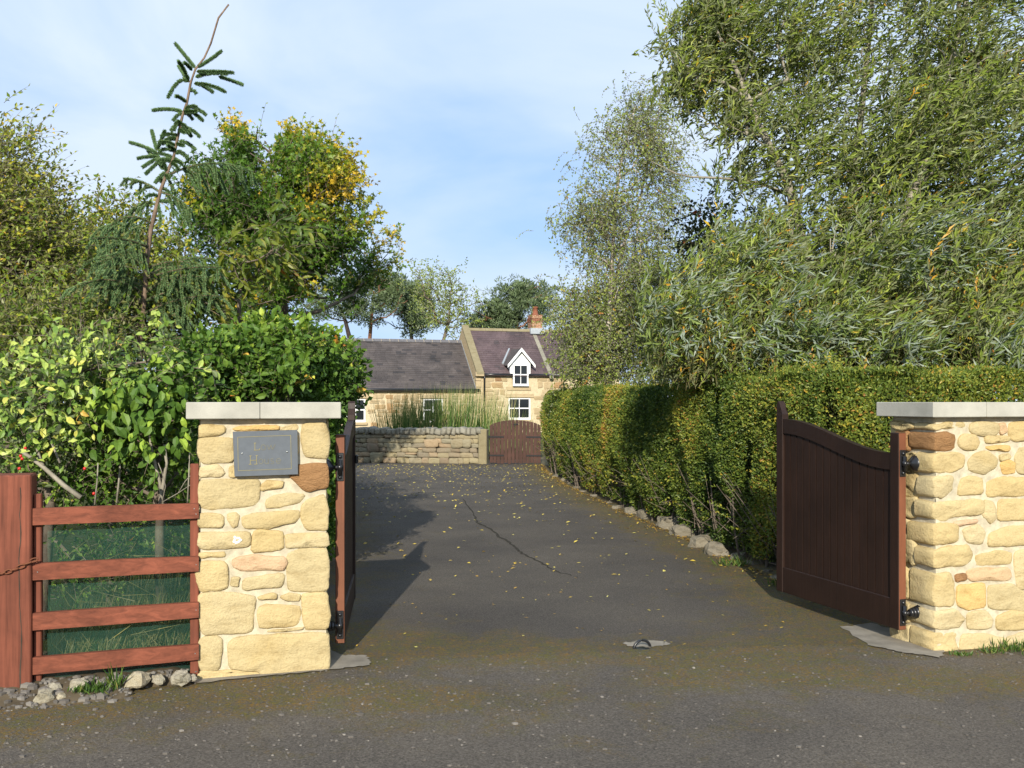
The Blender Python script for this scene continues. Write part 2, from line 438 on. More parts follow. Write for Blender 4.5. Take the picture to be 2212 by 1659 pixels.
def m_asphalt(name, base, chip, moss_amt, rough_scale, centre=None):
    m, nt, out = mat_new(name); v = wpos(nt)
    n1 = noise_tex(nt, rough_scale, 6, 0.75, 0, v)
    r1 = ramp(nt, [(0.34, tuple(x * 0.42 for x in base)), (0.52, base), (0.72, tuple(x * 1.75 for x in base))]); nt.links.new(n1, r1.inputs['Fac'])
    col = r1.outputs['Color']
    # exposed aggregate
    dn = N(nt, 'ShaderNodeTexNoise', Scale=rough_scale * 1.5, Detail=2); nt.links.new(v, dn.inputs['Vector'])
    dv = nt.nodes.new('ShaderNodeVectorMath'); dv.operation = 'MULTIPLY_ADD'; nt.links.new(dn.outputs['Color'], dv.inputs[0]); dv.inputs[1].default_value = (0.022,) * 3; nt.links.new(v, dv.inputs[2])
    vo = N(nt, 'ShaderNodeTexVoronoi', Scale=rough_scale * 1.0); nt.links.new(dv.outputs[0], vo.inputs['Vector'])
    rc = ramp(nt, [(0.0, (1, 1, 1)), (chip, (1, 1, 1)), (chip + 0.05, (0, 0, 0))]); nt.links.new(vo.outputs['Distance'], rc.inputs['Fac'])
    sel = ramp(nt, [(0.68, (0, 0, 0)), (0.78, (1, 1, 1))]); nt.links.new(vo.outputs['Color'], sel.inputs['Fac'])
    f = N(nt, 'ShaderNodeMath', operation='MULTIPLY'); nt.links.new(rc.outputs['Color'], f.inputs[0]); nt.links.new(sel.outputs['Color'], f.inputs[1])
    cc = ramp(nt, [(0.2, (0.09, 0.083, 0.075)), (0.6, (0.18, 0.16, 0.135)), (0.9, (0.26, 0.235, 0.20))]); nt.links.new(vo.outputs['Color'], cc.inputs['Fac'])
    col = mixc(nt, f.outputs[0], col, cc.outputs['Color'])
    # big soft wear patches
    n2 = noise_tex(nt, 0.8, 5, 0.6, 0.3, v)
    r2 = ramp(nt, [(0.3, (0.78, 0.78, 0.80)), (0.7, (1.2, 1.17, 1.12))]); nt.links.new(n2, r2.inputs['Fac'])
    col = mixc(nt, 1.0, col, r2.outputs['Color'], 'MULTIPLY')
    # moss, dry and orange brown, more of it near the gate line and along the edges (attribute painted per vertex)
    at_ = N(nt, 'ShaderNodeAttribute', attribute_name='tint')
    n3 = noise_tex(nt, 2.6, 10, 0.74, 0.5, v)
    sm = N(nt, 'ShaderNodeMath', operation='ADD'); nt.links.new(n3, sm.inputs[0]); nt.links.new(at_.outputs['Fac'], sm.inputs[1])
    r3 = ramp(nt, [(0.67, (0, 0, 0)), (0.88, (moss_amt,) * 3)]); nt.links.new(sm.outputs[0], r3.inputs['Fac'])
    n4 = noise_tex(nt, 55, 6, 0.85, 0, v); n5 = noise_tex(nt, 7, 5, 0.7, 0, v)
    mc = ramp(nt, [(0.36, (0.06, 0.055, 0.018)), (0.50, (0.135, 0.112, 0.028)), (0.58, (0.26, 0.165, 0.036)), (0.72, (0.25, 0.23, 0.07))]); nt.links.new(n4, mc.inputs['Fac'])
    mg = ramp(nt, [(0.42, (0.75, 0.95, 0.7)), (0.58, (1.1, 0.95, 0.9))]); nt.links.new(n5, mg.inputs['Fac'])
    mcc = mixc(nt, 1.0, mc.outputs['Color'], mg.outputs['Color'], 'MULTIPLY')
    g = ramp(nt, [(0.44, (0.0, 0.0, 0.0)), (0.56, (1, 1, 1))]); nt.links.new(n4, g.inputs['Fac'])
    ff = N(nt, 'ShaderNodeMath', operation='MULTIPLY'); nt.links.new(r3.outputs['Color'], ff.inputs[0]); nt.links.new(g.outputs['Color'], ff.inputs[1])
    col = mixc(nt, ff.outputs[0], col, mcc)
    hh = N(nt, 'ShaderNodeMath', operation='MULTIPLY_ADD'); nt.links.new(f.outputs[0], hh.inputs[0]); hh.inputs[1].default_value = 0.8; nt.links.new(n1, hh.inputs[2])
    finish(nt, out, col, 0.88, bump(nt, hh.outputs[0], 1.0, 0.02), 0.2)
    return m
M['road'] = m_asphalt('coarse worn tarmac', (0.158, 0.138, 0.114), 0.26, 1.0, 85)
M['drive'] = m_asphalt('smooth tarmac drive', (0.128, 0.114, 0.097), 0.16, 0.95, 95)

# ------------------------------------------------------------------ ground
V = np.array([[-900, -400, 0], [900, -400, 0], [900, 1500, 0], [-900, 1500, 0]], float)
m, nt, out = mat_new('rough grass ground'); v = wpos(nt)
n = noise_tex(nt, 3.5, 8, 0.75, 0, v); r = ramp(nt, [(0.32, (0.035, 0.05, 0.015)), (0.5, (0.075, 0.09, 0.028)), (0.7, (0.12, 0.11, 0.045))]); nt.links.new(n, r.inputs['Fac'])
finish(nt, out, r.outputs['Color'], 0.95, bump(nt, noise_tex(nt, 22, 6, 0.8, 0, v), 1.0, 0.05), 0.05); M['turf'] = m
g_o = link('ground', raw_mesh('ground', V, None, [[0, 1, 2, 3]], np.zeros(4)), M['turf']); tag(g_o, kind='structure')

LP = Frame(-1.740, 5.535, 17.2)              # left pillar, origin at its front left foot
RP = Frame(2.616, 6.16, 17.2)                # right wall, origin at its front left corner
LPW, LPD, PH = 0.708, 0.38, 1.455
def gate_line(x):                            # y where drive meets road
    xs = [-40, -2.0, -1.0, 0.4, 1.4, 2.4, 2.9, 40]; ys = [-5, 5.6, 5.95, 6.15, 6.3, 6.33, 6.3, 17]
    return np.interp(x, xs, ys) + 0.05 * mnoise.noise(Vector((x * 1.7, 3.3, 0))) + 0.025 * mnoise.noise(Vector((x * 9, 1.3, 0)))
def gridsheet(name, xs, yfun0, yfun1, ny, z, mat, moss):
    nx = len(xs); V, tt, Q = [], [], []
    for x in xs:
        y0, y1 = yfun0(x), yfun1(x)
        for j in range(ny + 1):
            y = y0 + (y1 - y0) * j / ny
            V.append((x, y, z)); tt.append(moss(x, y))
    for i in range(nx - 1):
        for j in range(ny):
            a = i * (ny + 1) + j; Q.append([a, a + ny + 1, a + ny + 2, a + 1])
    return link(name, raw_mesh(name, V, None, Q, tt), mat)
def blob(x, y, cx, cy, rx, ry): return math.exp(-(((x - cx) / rx) ** 2 + ((y - cy) / ry) ** 2))
def moss_road(x, y):
    d = gate_line(x) - y
    m = 0.27 * math.exp(-(d / 0.35) ** 2) + 0.40 * blob(x, y, -1.2, 5.25, 1.1, 0.33) + 0.34 * blob(x, y, -2.6, 4.75, 0.9, 0.4)
    m += 0.34 * blob(x, y, 1.3, 5.75, 0.75, 0.42) + 0.34 * blob(x, y, 2.9, 5.5, 1.2, 0.3) + 0.12 * blob(x, y, 0.2, 4.9, 1.3, 0.5)
    return m + 0.085
road = gridsheet('road', np.concatenate([np.linspace(-30, -3.2, 8), np.linspace(-3, 4.5, 61), np.linspace(5, 40, 8)]), lambda x: -30.0 if abs(x) > 4 else 1.5, lambda x: gate_line(x) + 0.03, 60, 0.004, M['road'], moss_road)
tag(road, kind='structure')
EDGE = np.array([[3.0, 6.0], [2.42, 7.6], [2.28, 8.6], [1.95, 11.2], [1.53, 14.06], [0.98, 18.4], [0.77, 21.9], [0.72, 24.6]])   # foot of the right hedge
def edge_x(y): return np.interp(y, EDGE[:, 1], EDGE[:, 0])
def left_x(y): return np.interp(y, [5.5, 6.2, 9, 14, 20, 26], [-1.35, -1.35, -1.6, -2.4, -4.4, -6.0])
def moss_drive(x, y):
    e = edge_x(y) - x; l = x - left_x(y)
    return 0.42 * math.exp(-(e / 0.55) ** 2) + 0.25 * math.exp(-(l / 0.6) ** 2) + 0.30 * blob(x, y, -0.5, 6.3, 0.9, 0.5) + 0.22 * blob(x, y, 2.0, 7.2, 0.8, 0.9) + 0.26 * math.exp(-((y - gate_line(x)) / 0.35) ** 2) + 0.06
# the drive as rows across, from the gate line to the wall at the far end
V, tt, Q = [], [], []
NXD, ys = 70, np.concatenate([[0, 1e-4], np.linspace(0, 1, 30)[1:] ** 1.3])
for j, f in enumerate(ys):
    for i in range(NXD + 1):
        y = 6.0 + f * 22.0
        x0, x1 = left_x(y) - 0.15, edge_x(y) + 0.35
        x = x0 + (x1 - x0) * i / NXD
        yy = max(y, gate_line(x)) if j else gate_line(x)
        V.append((x, yy - (0.04 if j == 0 else 0), 0.008 if j else 0.0045)); tt.append(moss_drive(x, yy))
for j in range(len(ys) - 1):
    for i in range(NXD):
        a = j * (NXD + 1) + i; Q.append([a, a + 1, a + NXD + 2, a + NXD + 1])
drive = link('driveway', raw_mesh('driveway', V, None, Q, tt), M['drive']); tag(drive, kind='structure')
# the wandering crack
ck = [ground(a, b)[:2] for a, b in ((1000, 1080), (1022, 1112), (1033, 1130), (1060, 1145), (1085, 1165), (1110, 1180), (1120, 1193), (1150, 1208), (1185, 1228), (1212, 1240), (1258, 1252))]
pts = []
for i in range(len(ck) - 1):
    for k in range(6):
        p = ck[i] + (ck[i + 1] - ck[i]) * k / 6; pts.append(p + rng.normal(0, 0.012, 2))
pts = np.array(pts); mb = MB(); wv = rng.uniform(0.006, 0.017, len(pts)) * np.interp(np.arange(len(pts)), [0, 8, 30, len(pts) - 1], [.7, 1, 1.3, 0.2])
tg = np.gradient(pts, axis=0); nn = np.stack([-tg[:, 1], tg[:, 0]], 1); nn /= np.linalg.norm(nn, axis=1)[:, None] + 1e-9
A_, B_ = pts + nn * wv[:, None], pts - nn * wv[:, None]
z = np.full((len(pts), 1), 0.0125)
n_ = len(pts); mb.add(np.concatenate([np.hstack([A_, z]), np.hstack([B_, z])]), None, [[i, i + 1, n_ + i + 1, n_ + i] for i in range(n_ - 1)])
mb.build('crack', M['wall_core'], drive)
# cement haunching round the feet of the pillar and the wall
def patch(name, outline, z0=0.012, n=8):
    P = np.array(outline, float); dense = []
    for i in range(len(P)):
        for k in range(n): dense.append(P[i] + (P[(i + 1) % len(P)] - P[i]) * k / n + rng.normal(0, 0.009, 2))
    V = [(float(p[0]), float(p[1]), z0) for p in dense]
    me = bpy.data.meshes.new(name); me.from_pydata(V, [], [list(range(len(V)))]); me.update()
    o = link(name, me, M['concrete']); tag(o, kind='structure'); return o
patch('pavement_cement', [ground(a, b)[:2] for a, b in ((300, 1462), (430, 1478), (600, 1462), (700, 1452), (800, 1440), (790, 1420), (735, 1418), (700, 1400), (430, 1420), (330, 1440))])
patch('pavement_cement', [ground(a, b)[:2] for a, b in ((1815, 1357), (1880, 1350), (1990, 1378), (2045, 1412), (2030, 1424), (1960, 1414), (1880, 1398))])
patch('pavement_cement', [ground(a, b)[:2] for a, b in ((1345, 1392), (1385, 1387), (1440, 1388), (1448, 1396), (1400, 1402), (1360, 1400))])

# ------------------------------------------------------------------ masonry
def chaikin(P, it=2, c=0.22):
    for _ in range(it):
        Q = np.roll(P, -1, axis=0)
        P = np.stack([P * (1 - c) + Q * c, P * c + Q * (1 - c)], 1).reshape(-1, 2)
    return P
def resample(P, n):
    C = np.vstack([P, P[:1]]); L = np.concatenate([[0], np.cumsum(np.linalg.norm(np.diff(C, axis=0), axis=1))])
    t = np.linspace(0, L[-1], n, endpoint=False)
    return np.stack([np.interp(t, L, C[:, 0]), np.interp(t, L, C[:, 1])], 1)
def stone_mesh(name, poly, fr, depth=0.12, proud=0.014, amp=0.007, n=None, side=False, t0=0.0, soft=1.0, grow=0.010):
    P = np.array(poly, float)
    per = np.linalg.norm(P - np.roll(P, 1, 0), axis=1).sum()
    c_ = P.mean(0); P = c_ + (P - c_) * (1 + grow / (np.linalg.norm(P - c_, axis=1)[:, None] + 1e-6))
    P = resample(chaikin(P, 2, 0.10), n or int(np.clip(per / 0.022, 18, 60)))
    c = P.mean(0); k = len(P); size = per / 4
    ed = min(0.02, size * 0.16) * soft
    def ins(e): return c + (P - c) * (1 - e / (np.linalg.norm(P - c, axis=1)[:, None] + 1e-6)).clip(0.05, 1)
    bulge = rng.uniform(-0.002, 0.006)
    rings = [(P, depth), (P, depth * 0.5), (P, -proud * 0.2), (ins(ed * 0.3), -proud * 0.75), (ins(ed * 0.9), -proud), (c + (P - c) * 0.55, -proud - bulge), (c + (P - c) * 0.2, -proud - bulge * 1.1)]
    V = []
    sd = rng.uniform(0, 100)
    tilt = rng.normal(0, 0.02, 2)
    for ri, (ring, t) in enumerate(rings):
        for p in ring:
            q = np.array([p[0], t, p[1]])
            nz = np.array(mnoise.noise_vector(Vector((p[0] * 9 + sd, t * 9, p[1] * 14)))) * amp + np.array(mnoise.noise_vector(Vector((p[0] * 30 + sd, t * 30, p[1] * 38)))) * amp * 0.6
            if ri < 2: nz *= 0.4
            q = q + nz
            if t < 0: q[1] += (p - c) @ tilt
            V.append(q)
    V.append(np.array([c[0], -proud - bulge * 1.1, c[1]]))
    V = np.array(V); m = len(rings); Q = []
    for r in range(m - 1):
        for i in range(k):
            j = (i + 1) % k; Q.append([r * k + i, r * k + j, (r + 1) * k + j, (r + 1) * k + i])
    T = [[(m - 1) * k + i, (m - 1) * k + (i + 1) % k, m * k] for i in range(k)]
    if side:   # the plane is the side face: along runs inward, its front looks along -u
        W = fr.o + V[:, :1] * fr.v + (V[:, 1:2] + t0) * fr.u + V[:, 2:] * np.array([0, 0, 1.0])
    else:
        W = fr.o + V[:, :1] * fr.u + (V[:, 1:2] + t0) * fr.v + V[:, 2:] * np.array([0, 0, 1.0])
    return raw_mesh(name, W, T, Q, np.zeros(len(W)), True)
def lumpy_box(mb, fr, a0, a1, t0, t1, z0, z1, st=0.05, amp=0.006):
    def face(o, e1, e2, l1, l2, nrm):
        n1, n2 = max(2, int(l1 / st)), max(2, int(l2 / st)); V, Q = [], []
        for i in range(n1 + 1):
            for j in range(n2 + 1):
                p = o + e1 * (l1 * i / n1) + e2 * (l2 * j / n2)
                V.append(p + nrm * amp * fbm(p, 14, 3))
        for i in range(n1):
            for j in range(n2):
                a = i * (n2 + 1) + j; Q.append([a, a + n2 + 1, a + n2 + 2, a + 1])
        mb.add(V, None, Q)
    zz = np.array([0, 0, 1.0])
    face(fr.p(a0, t0, z0), fr.u, zz, a1 - a0, z1 - z0, -fr.v)
    face(fr.p(a0, t1, z0), fr.u, zz, a1 - a0, z1 - z0, fr.v)
    face(fr.p(a0, t0, z0), fr.v, zz, t1 - t0, z1 - z0, -fr.u)
    face(fr.p(a1, t0, z0), fr.v, zz, t1 - t0, z1 - z0, fr.u)
    face(fr.p(a0, t0, z1), fr.u, fr.v, a1 - a0, t1 - t0, zz)

def z3(x, y): return ((680 + x * .3255) * .57604, (1480 + y * .3255) * .57604)
def z4(x, y): return ((680 + x * .3859) * .57604, (1960 + y * .3859) * .57604)
def z6(x, y): return ((2850 + x * .44756) * .57604, (1440 + y * .44756) * .57604)
LEFT3 = [
 ('s', (215,370),(300,358),(490,360),(492,430),(400,458),(215,492)), ('o', (600,400),(640,372),(850,362),(1110,345),(1110,402),(850,412),(600,410)),
 ('s', (1160,370),(1325,340),(1340,412),(1150,404)), ('s', (1400,365),(1430,345),(1665,338),(1695,560),(1690,735),(1430,705),(1395,520)),
 ('s', (205,508),(592,498),(598,772),(240,785),(196,650)), ('s', (225,830),(430,815),(485,895),(440,940),(215,948)), ('s', (555,850),(610,825),(620,945),(552,935)),
 ('r', (1255,930),(1340,815),(1500,800),(1688,808),(1695,1070),(1450,1108),(1370,1050)), ('s', (215,985),(500,982),(865,984),(895,1030),(885,1225),(820,1283),(330,1330),(218,1292)),
 ('s', (935,1045),(1000,995),(1160,1000),(1150,1072),(925,1112)), ('s', (985,1225),(1090,1160),(1250,1135),(1425,1150),(1360,1242),(1080,1295),(990,1295)),
 ('s', (1390,1290),(1450,1225),(1650,1150),(1685,1350),(1678,1548),(1440,1556),(1378,1400)), ('s', (200,1375),(330,1368),(475,1380),(485,1470),(440,1526),(205,1526)),
 ('s', (542,1385),(620,1368),(660,1400),(645,1500),(600,1515),(550,1440)), ('s', (690,1420),(760,1380),(1340,1325),(1370,1400),(1290,1475),(1000,1532),(725,1532)),
 ('s', (620,430),(1010,430),(1000,650),(615,660)), ('s', (1045,440),(1335,440),(1340,700),(1040,700)), ('s', (640,695),(1240,720),(1240,915),(640,912))]
LEFT4 = [
 ('f', (172,95),(640,92),(665,140),(655,240),(230,258),(172,242)), ('s', (700,110),(760,75),(985,82),(985,255),(720,280),(692,262)), ('s', (1015,120),(1422,92),(1428,228),(1025,245)),
 ('s', (180,295),(400,282),(430,330),(185,350)), ('s', (178,380),(400,375),(445,430),(445,645),(182,660),(148,490)), ('p', (500,372),(560,340),(680,322),(990,326),(1015,400),(985,462),(590,468),(510,430)),
 ('s', (498,540),(565,540),(548,615),(492,602)), ('s', (605,540),(965,488),(1005,520),(965,622),(615,655)), ('s', (1035,310),(1090,280),(1405,242),(1430,480),(1415,660),(1045,652),(1030,480)),
 ('w', (178,690),(500,686),(705,720),(695,880),(692,1035),(590,1062),(215,1085),(170,880)), ('s', (752,725),(880,686),(920,700),(915,742),(765,748)), ('s', (962,712),(1060,686),(1160,705),(1140,758),(1040,752)),
 ('s', (750,830),(830,798),(1145,808),(1145,960),(1100,1005),(765,1012),(755,930)), ('s', (840,1045),(1185,1015),(1185,1040),(850,1062)), ('s', (1180,690),(1415,682),(1435,850),(1420,1022),(1215,1032),(1180,900)),
 ('l', (195,1120),(350,1105),(395,1140),(382,1260),(372,1432),(182,1436),(165,1250)), ('l', (465,1180),(530,1105),(1425,1065),(1436,1250),(1430,1445),(1050,1485),(785,1485),(775,1435),(475,1412)),
 ('s', (160,1520),(195,1448),(500,1436),(795,1448),(795,1495),(480,1516),(165,1556))]
lp_loc = LP.p(LPW / 2, LPD / 2, 0)
lp_th = thing('gate_pillar', lp_loc, 'square honey sandstone gate pillar with flat grey cap, carrying a slate name sign', 'pillar', 'stone pillars at the entrance')
mb = MB(); lumpy_box(mb, LP, 0.008, LPW - 0.008, 0.004, LPD - 0.004, -0.05, PH, 0.03, 0.007); mb.build('mortar', M['mortar'], lp_th, True)
SM = {'s': 'sandstone', 'o': 'orange_stone', 'r': 'red_stone', 'p': 'pink_stone', 'f': 'sandstone', 'w': 'sandstone', 'l': 'sandstone'}
def place_stones(lst, zf, fr, th, W, zcap, zfoot, corner=None):
    for e in lst:
        kind, pts = e[0], e[1:]
        P = np.array([fr.sz(*zf(*p)) for p in pts])
        P[:, 1] = np.minimum(P[:, 1], zcap)
        edge = (P[:, 0].min() < 0.03) or (W and P[:, 0].max() > W - 0.03)
        o = link('stone', stone_mesh('stone', P, fr, LPD * 0.5 if edge else 0.10, 0.007 + rng.uniform(0, 0.007)), M[SM[kind]], th)
place_stones(LEFT3, z3, LP, lp_th, LPW, PH - 0.004, 0)
place_stones(LEFT4, z4, LP, lp_th, LPW, PH, 0)
# plain rubble on the faces turned away, course by course
def rubble_side(fr, th, a_len, zs, side_kw, mats=('sandstone',), wr=(0.16, 0.3), a0=0.0, depth=0.12, amp=0.014, proud=(0.008, 0.03)):
    for z0, z1 in zip(zs[:-1], zs[1:]):
        a = a0
        while a < a_len - 0.02:
            w = rng.uniform(*wr)
            if a_len - (a + w) < 0.09: w = a_len - a
            j = lambda s: rng.normal(0, s)
            P = [(a + 0.008, z0 + 0.008 + j(.006)), (a + w * .5, z0 + 0.008 + j(.008)), (a + w - 0.008, z0 + 0.008 + j(.006)), (a + w - 0.008 + j(.006), (z0 + z1) / 2), (a + w - 0.01, z1 - 0.008 + j(.006)), (a + w * .5, z1 - 0.006 + j(.008)), (a + 0.008, z1 - 0.008 + j(.006)), (a + 0.006 + j(.006), (z0 + z1) / 2)]
            link('stone', stone_mesh('stone', P, fr, depth, rng.uniform(*proud), amp, 20, **side_kw), M[mats[rng.integers(len(mats))]], th)
            a += w
back = Frame(*(LP.p(LPW, LPD, 0)[:2]), 17.2 + 180)
rubble_side(back, lp_th, LPW, [0, .2, .38, .55, .78, .95, 1.15, 1.3, 1.45], {}, wr=(0.18, 0.4))
rside = Frame(*(LP.p(LPW, 0, 0)[:2]), 17.2 + 90)
rubble_side(rside, lp_th, LPD, [0, .2, .38, .55, .78, .95, 1.15, 1.3, 1.45], {}, a0=0.20, wr=(0.15, 0.22))
lside = Frame(*(LP.p(0, LPD, 0)[:2]), 17.2 - 90)
rubble_side(lside, lp_th, LPD - 0.2, [0, .2, .38, .55, .78, .95, 1.15, 1.3, 1.45], {}, wr=(0.15, 0.22), proud=(-0.01, 0.0), amp=0.004)
for a0, a1 in ((-0.068, 0.325), (0.327, LPW + 0.068)):
    MB().box((a0, -0.07, PH), (a1, LPD + 0.07, EYE - 0.002), 0.004, LP).build('cap_slab', M['cap'], lp_th)
# white daub left on one stone
fl = []
a, z = LP.sz(*z4(540, 165))
mb = MB()
for k in range(9):
    th_ = k * 0.72; r_ = rng.uniform(.010, .021); q = (a + math.cos(th_) * r_, z + math.sin(th_) * r_)
    mb.lathe(LP.p(q[0], -0.010, q[1]), -LP.v, [(0, 0.009), (0.012, 0.007), (0.0135, 0.001)], 6)
mb.build('daub', M['white'], lp_th)

# right hand wall
RIGHT = [
 ('s', (1470,325),(1700,318),(1722,350),(1700,372),(1480,382)), ('s', (1756,345),(1800,320),(1985,325),(1992,400),(1960,432),(1800,422),(1758,380)), ('p', (2000,335),(2052,330),(2062,400),(2010,422)), ('s', (2088,330),(2212,318),(2320,325),(2320,470),(2120,475),(2083,420)),
 ('r', (1462,420),(1550,408),(1618,440),(1612,530),(1550,557),(1470,545)), ('s', (1662,470),(1700,428),(1790,428),(1832,480),(1800,542),(1720,552),(1668,520)), ('s', (1888,420),(2080,440),(2080,482),(1885,494)), ('o', (1880,522),(2080,508),(2085,562),(1895,548)),
 ('s', (1465,590),(1600,570),(1692,600),(1702,690),(1600,738),(1468,742)), ('s', (1742,640),(1800,583),(1900,566),(1978,620),(1972,700),(1880,754),(1755,720)), ('s', (2012,600),(2080,585),(2095,620),(2020,645)), ('o', (2015,662),(2070,638),(2128,660),(2132,742),(2035,748)), ('s', (2140,540),(2320,518),(2320,745),(2150,742)),
 ('s', (1465,790),(1600,758),(1624,880),(1510,948),(1462,935)), ('s', (1668,870),(1690,798),(1760,778),(1852,788),(1858,922),(1665,932)), ('s', (1905,820),(2000,785),(2320,780),(2320,925),(1905,952)),
 ('s', (1462,985),(1850,972),(1864,1082),(1510,1138),(1462,1120)), ('s', (1876,980),(1950,988),(1978,1120),(1930,1174),(1865,1090)), ('s', (1998,968),(2320,958),(2320,1145),(1990,1142)),
 ('s', (1464,1188),(1640,1168),(1654,1300),(1480,1348),(1462,1340)), ('p', (1626,1152),(1822,1128),(1812,1162),(1636,1204)), ('s', (1695,1222),(1820,1178),(1884,1230),(1862,1342),(1735,1322)), ('s', (1916,1252),(2080,1200),(2320,1188),(2320,1342),(1915,1364)),
 ('s', (1468,1395),(1600,1352),(1740,1362),(1784,1430),(1732,1514),(1470,1538)), ('s', (1806,1440),(2000,1398),(2104,1420),(2092,1504),(1825,1524)), ('s', (2128,1410),(2320,1380),(2320,1722),(2148,1702)),
 ('p', (1736,1580),(1780,1542),(2080,1538),(2104,1600),(2072,1644),(1765,1644)), ('r', (1636,1600),(1712,1588),(1718,1642),(1646,1654)), ('s', (1468,1592),(1600,1583),(1624,1850),(1480,1864)), ('o', (1648,1690),(1880,1668),(1894,1862),(1750,1884),(1656,1852)),
 ('s', (1916,1690),(2110,1678),(2200,1738),(2320,1748),(2320,1905),(1925,1884)), ('s', (1466,1908),(1640,1888),(1704,1960),(1662,2044),(1468,2044)), ('s', (1736,1920),(1880,1898),(1944,1980),(1924,2044),(1745,2054)), ('s', (1986,1950),(2100,1898),(2320,1918),(2320,2055),(1986,2064)),
 ('s', (1470,2088),(1640,2078),(1644,2254),(1475,2244)), ('s', (1695,2090),(1900,2098),(2054,2130),(2034,2264),(1675,2264)), ('s', (2076,2130),(2180,2088),(2320,2098),(2320,2255),(2055,2255))]
RW, RD = 2.3, 0.40
rp_th = thing('entrance_wall', RP.p(RW / 2, RD / 2, 0), 'honey sandstone rubble wall end behind the dark swan-neck gate, topped by a grey cap', 'wall', 'stone pillars at the entrance')
mb = MB(); lumpy_box(mb, RP, 0.010, RW, 0.004, RD - 0.004, -0.05, PH, 0.032, 0.007); mb.build('mortar', M['mortar'], rp_th, True)
for e in RIGHT:
    kind, pts = e[0], e[1:]
    P = np.array([RP.sz(*z6(*p)) for p in pts])
    cz = P[:, 0].min() < 0.05
    if cz: P[P[:, 0] < 0.035, 0] = rng.uniform(-0.018, -0.002)
    P[:, 1] = np.minimum(P[:, 1], PH - 0.003)
    dep = rng.uniform(0.12, 0.24) if cz else 0.1
    link('stone', stone_mesh('stone', P, RP, dep, 0.006 + rng.uniform(0, 0.007), 0.014 if cz else 0.007), M[SM[kind]], rp_th)
    if cz:   # the next stone of the course round the corner, on the return face
        z0, z1 = P[:, 1].min(), P[:, 1].max(); j = lambda s: rng.normal(0, s)
        Q_ = [(dep + .012, z0 + j(.01)), (dep + (RD - dep) * .5, z0 + j(.012)), (RD - .004, z0 + j(.01)), (RD - .002, z1 + j(.012)), (dep + (RD - dep) * .5, z1 + j(.012)), (dep + .02 + j(.01), z1 + j(.01))]
        link('stone', stone_mesh('stone', Q_, RP, 0.12, rng.uniform(0.0, 0.02), 0.018, 24, side=True), M[SM[kind]], rp_th)
zr = [0.02, .2, .36, .5, .68, .84, 1.0, 1.16, 1.3, 1.45]
amax = RP.sz(*z6(2320, 1000))[0] + 0.01
rubble_side(RP, rp_th, RW, zr, {}, a0=amax + 0.02, wr=(0.16, 0.4), mats=('sandstone', 'sandstone', 'sandstone', 'pink_stone'), amp=0.008)
zb = Frame(*(RP.p(RW, RD, 0)[:2]), 17.2 + 180)
rubble_side(zb, rp_th, RW, zr, {}, wr=(0.2, 0.45), amp=0.008)
ca = RP.sz(*z6(1900, 220), t=-0.07)[0]
for a0, a1 in ((-0.07, ca), (ca + 0.002, ca + 0.6), (ca + 0.602, ca + 1.2), (ca + 1.202, RW + 0.05)):
    MB().box((a0, -0.07, PH), (a1, RD + 0.07, EYE - 0.002), 0.004, RP).build('cap_slab', M['cap'], rp_th)

# ------------------------------------------------------------------ name sign on the left pillar
c_tl, c_tr, c_br, c_bl = [np.array(LP.sz(*z3(*p))) for p in ((592, 425), (1328, 405), (1335, 910), (612, 935))]
s_th = thing('name_sign', LP.p((c_tl[0] + c_tr[0]) / 2, -0.03, c_bl[1]), 'blue grey slate house name sign screwed to the left stone pillar', 'sign')
mb = MB(); prism(mb, [c_bl, c_br, c_tr, c_tl], LP.o, LP.u, np.array([0, 0, 1.0]), -LP.v, 0.012, 0.047); mb.build('plate', M['slate_sign'], s_th)
SO = LP.o - LP.v * 0.0475
ZZ = np.array([0, 0, 1.0])
def s_pt(x, y):                                # sign surface in zoom coordinates
    return np.array(LP.sz(*z3(x, y), t=-0.047))
def stroke(mb, pts, w):
    P = np.array([s_pt(*p) for p in pts]); t = np.gradient(P, axis=0); t /= np.linalg.norm(t, axis=1)[:, None] + 1e-9
    n = np.stack([-t[:, 1], t[:, 0]], 1) * w / 2
    strip(mb, P - n, P + n, SO, LP.u, ZZ, -LP.v, 0.0, 0.0012)
bd = MB()
for p, q in (((650, 490), (1260, 468)), ((1260, 468), (1268, 853)), ((1268, 853), (657, 876)), ((657, 876), (650, 490))): stroke(bd, [p, q], 0.0022)
bd.build('border_line', M['gold'], s_th)
def arc(cx, cy, rx, ry, a0, a1, n=16): return [(cx + rx * math.cos(R(a)), cy - ry * math.sin(R(a))) for a in np.linspace(a0, a1, n)]
GLY = {'L': [[(848, 558), (848, 640)], [(836, 640), (902, 636)], [(836, 558), (862, 557)], [(902, 636), (903, 620)]],
       'o': [arc(945, 607, 26, 30, 0, 360, 22)], 'w': [[(990, 580), (1012, 634)], [(1012, 634), (1032, 580)], [(1032, 580), (1050, 632)], [(1050, 632), (1082, 572)]],
       'H': [[(796, 705), (796, 800)], [(868, 702), (868, 797)], [(796, 757), (868, 754)], [(778, 803), (812, 801)], [(840, 801), (880, 798)], [(782, 705), (810, 704)], [(856, 702), (882, 701)]],
       'ou': [arc(918, 768, 24, 28, 0, 360, 22)], 'u': [[(962, 740), (962, 778)] + arc(982, 776, 20, 18, 180, 360, 9) + [(1002, 738)], [(1002, 738), (1004, 796)]],
       's': [arc(1048, 752, 17, 14, 40, 270, 12), arc(1048, 780, 17, 14, 90, -140, 12)], 'e': [[(1096, 766), (1146, 764)] + arc(1121, 764, 26, 28, 0, 320, 20)]}
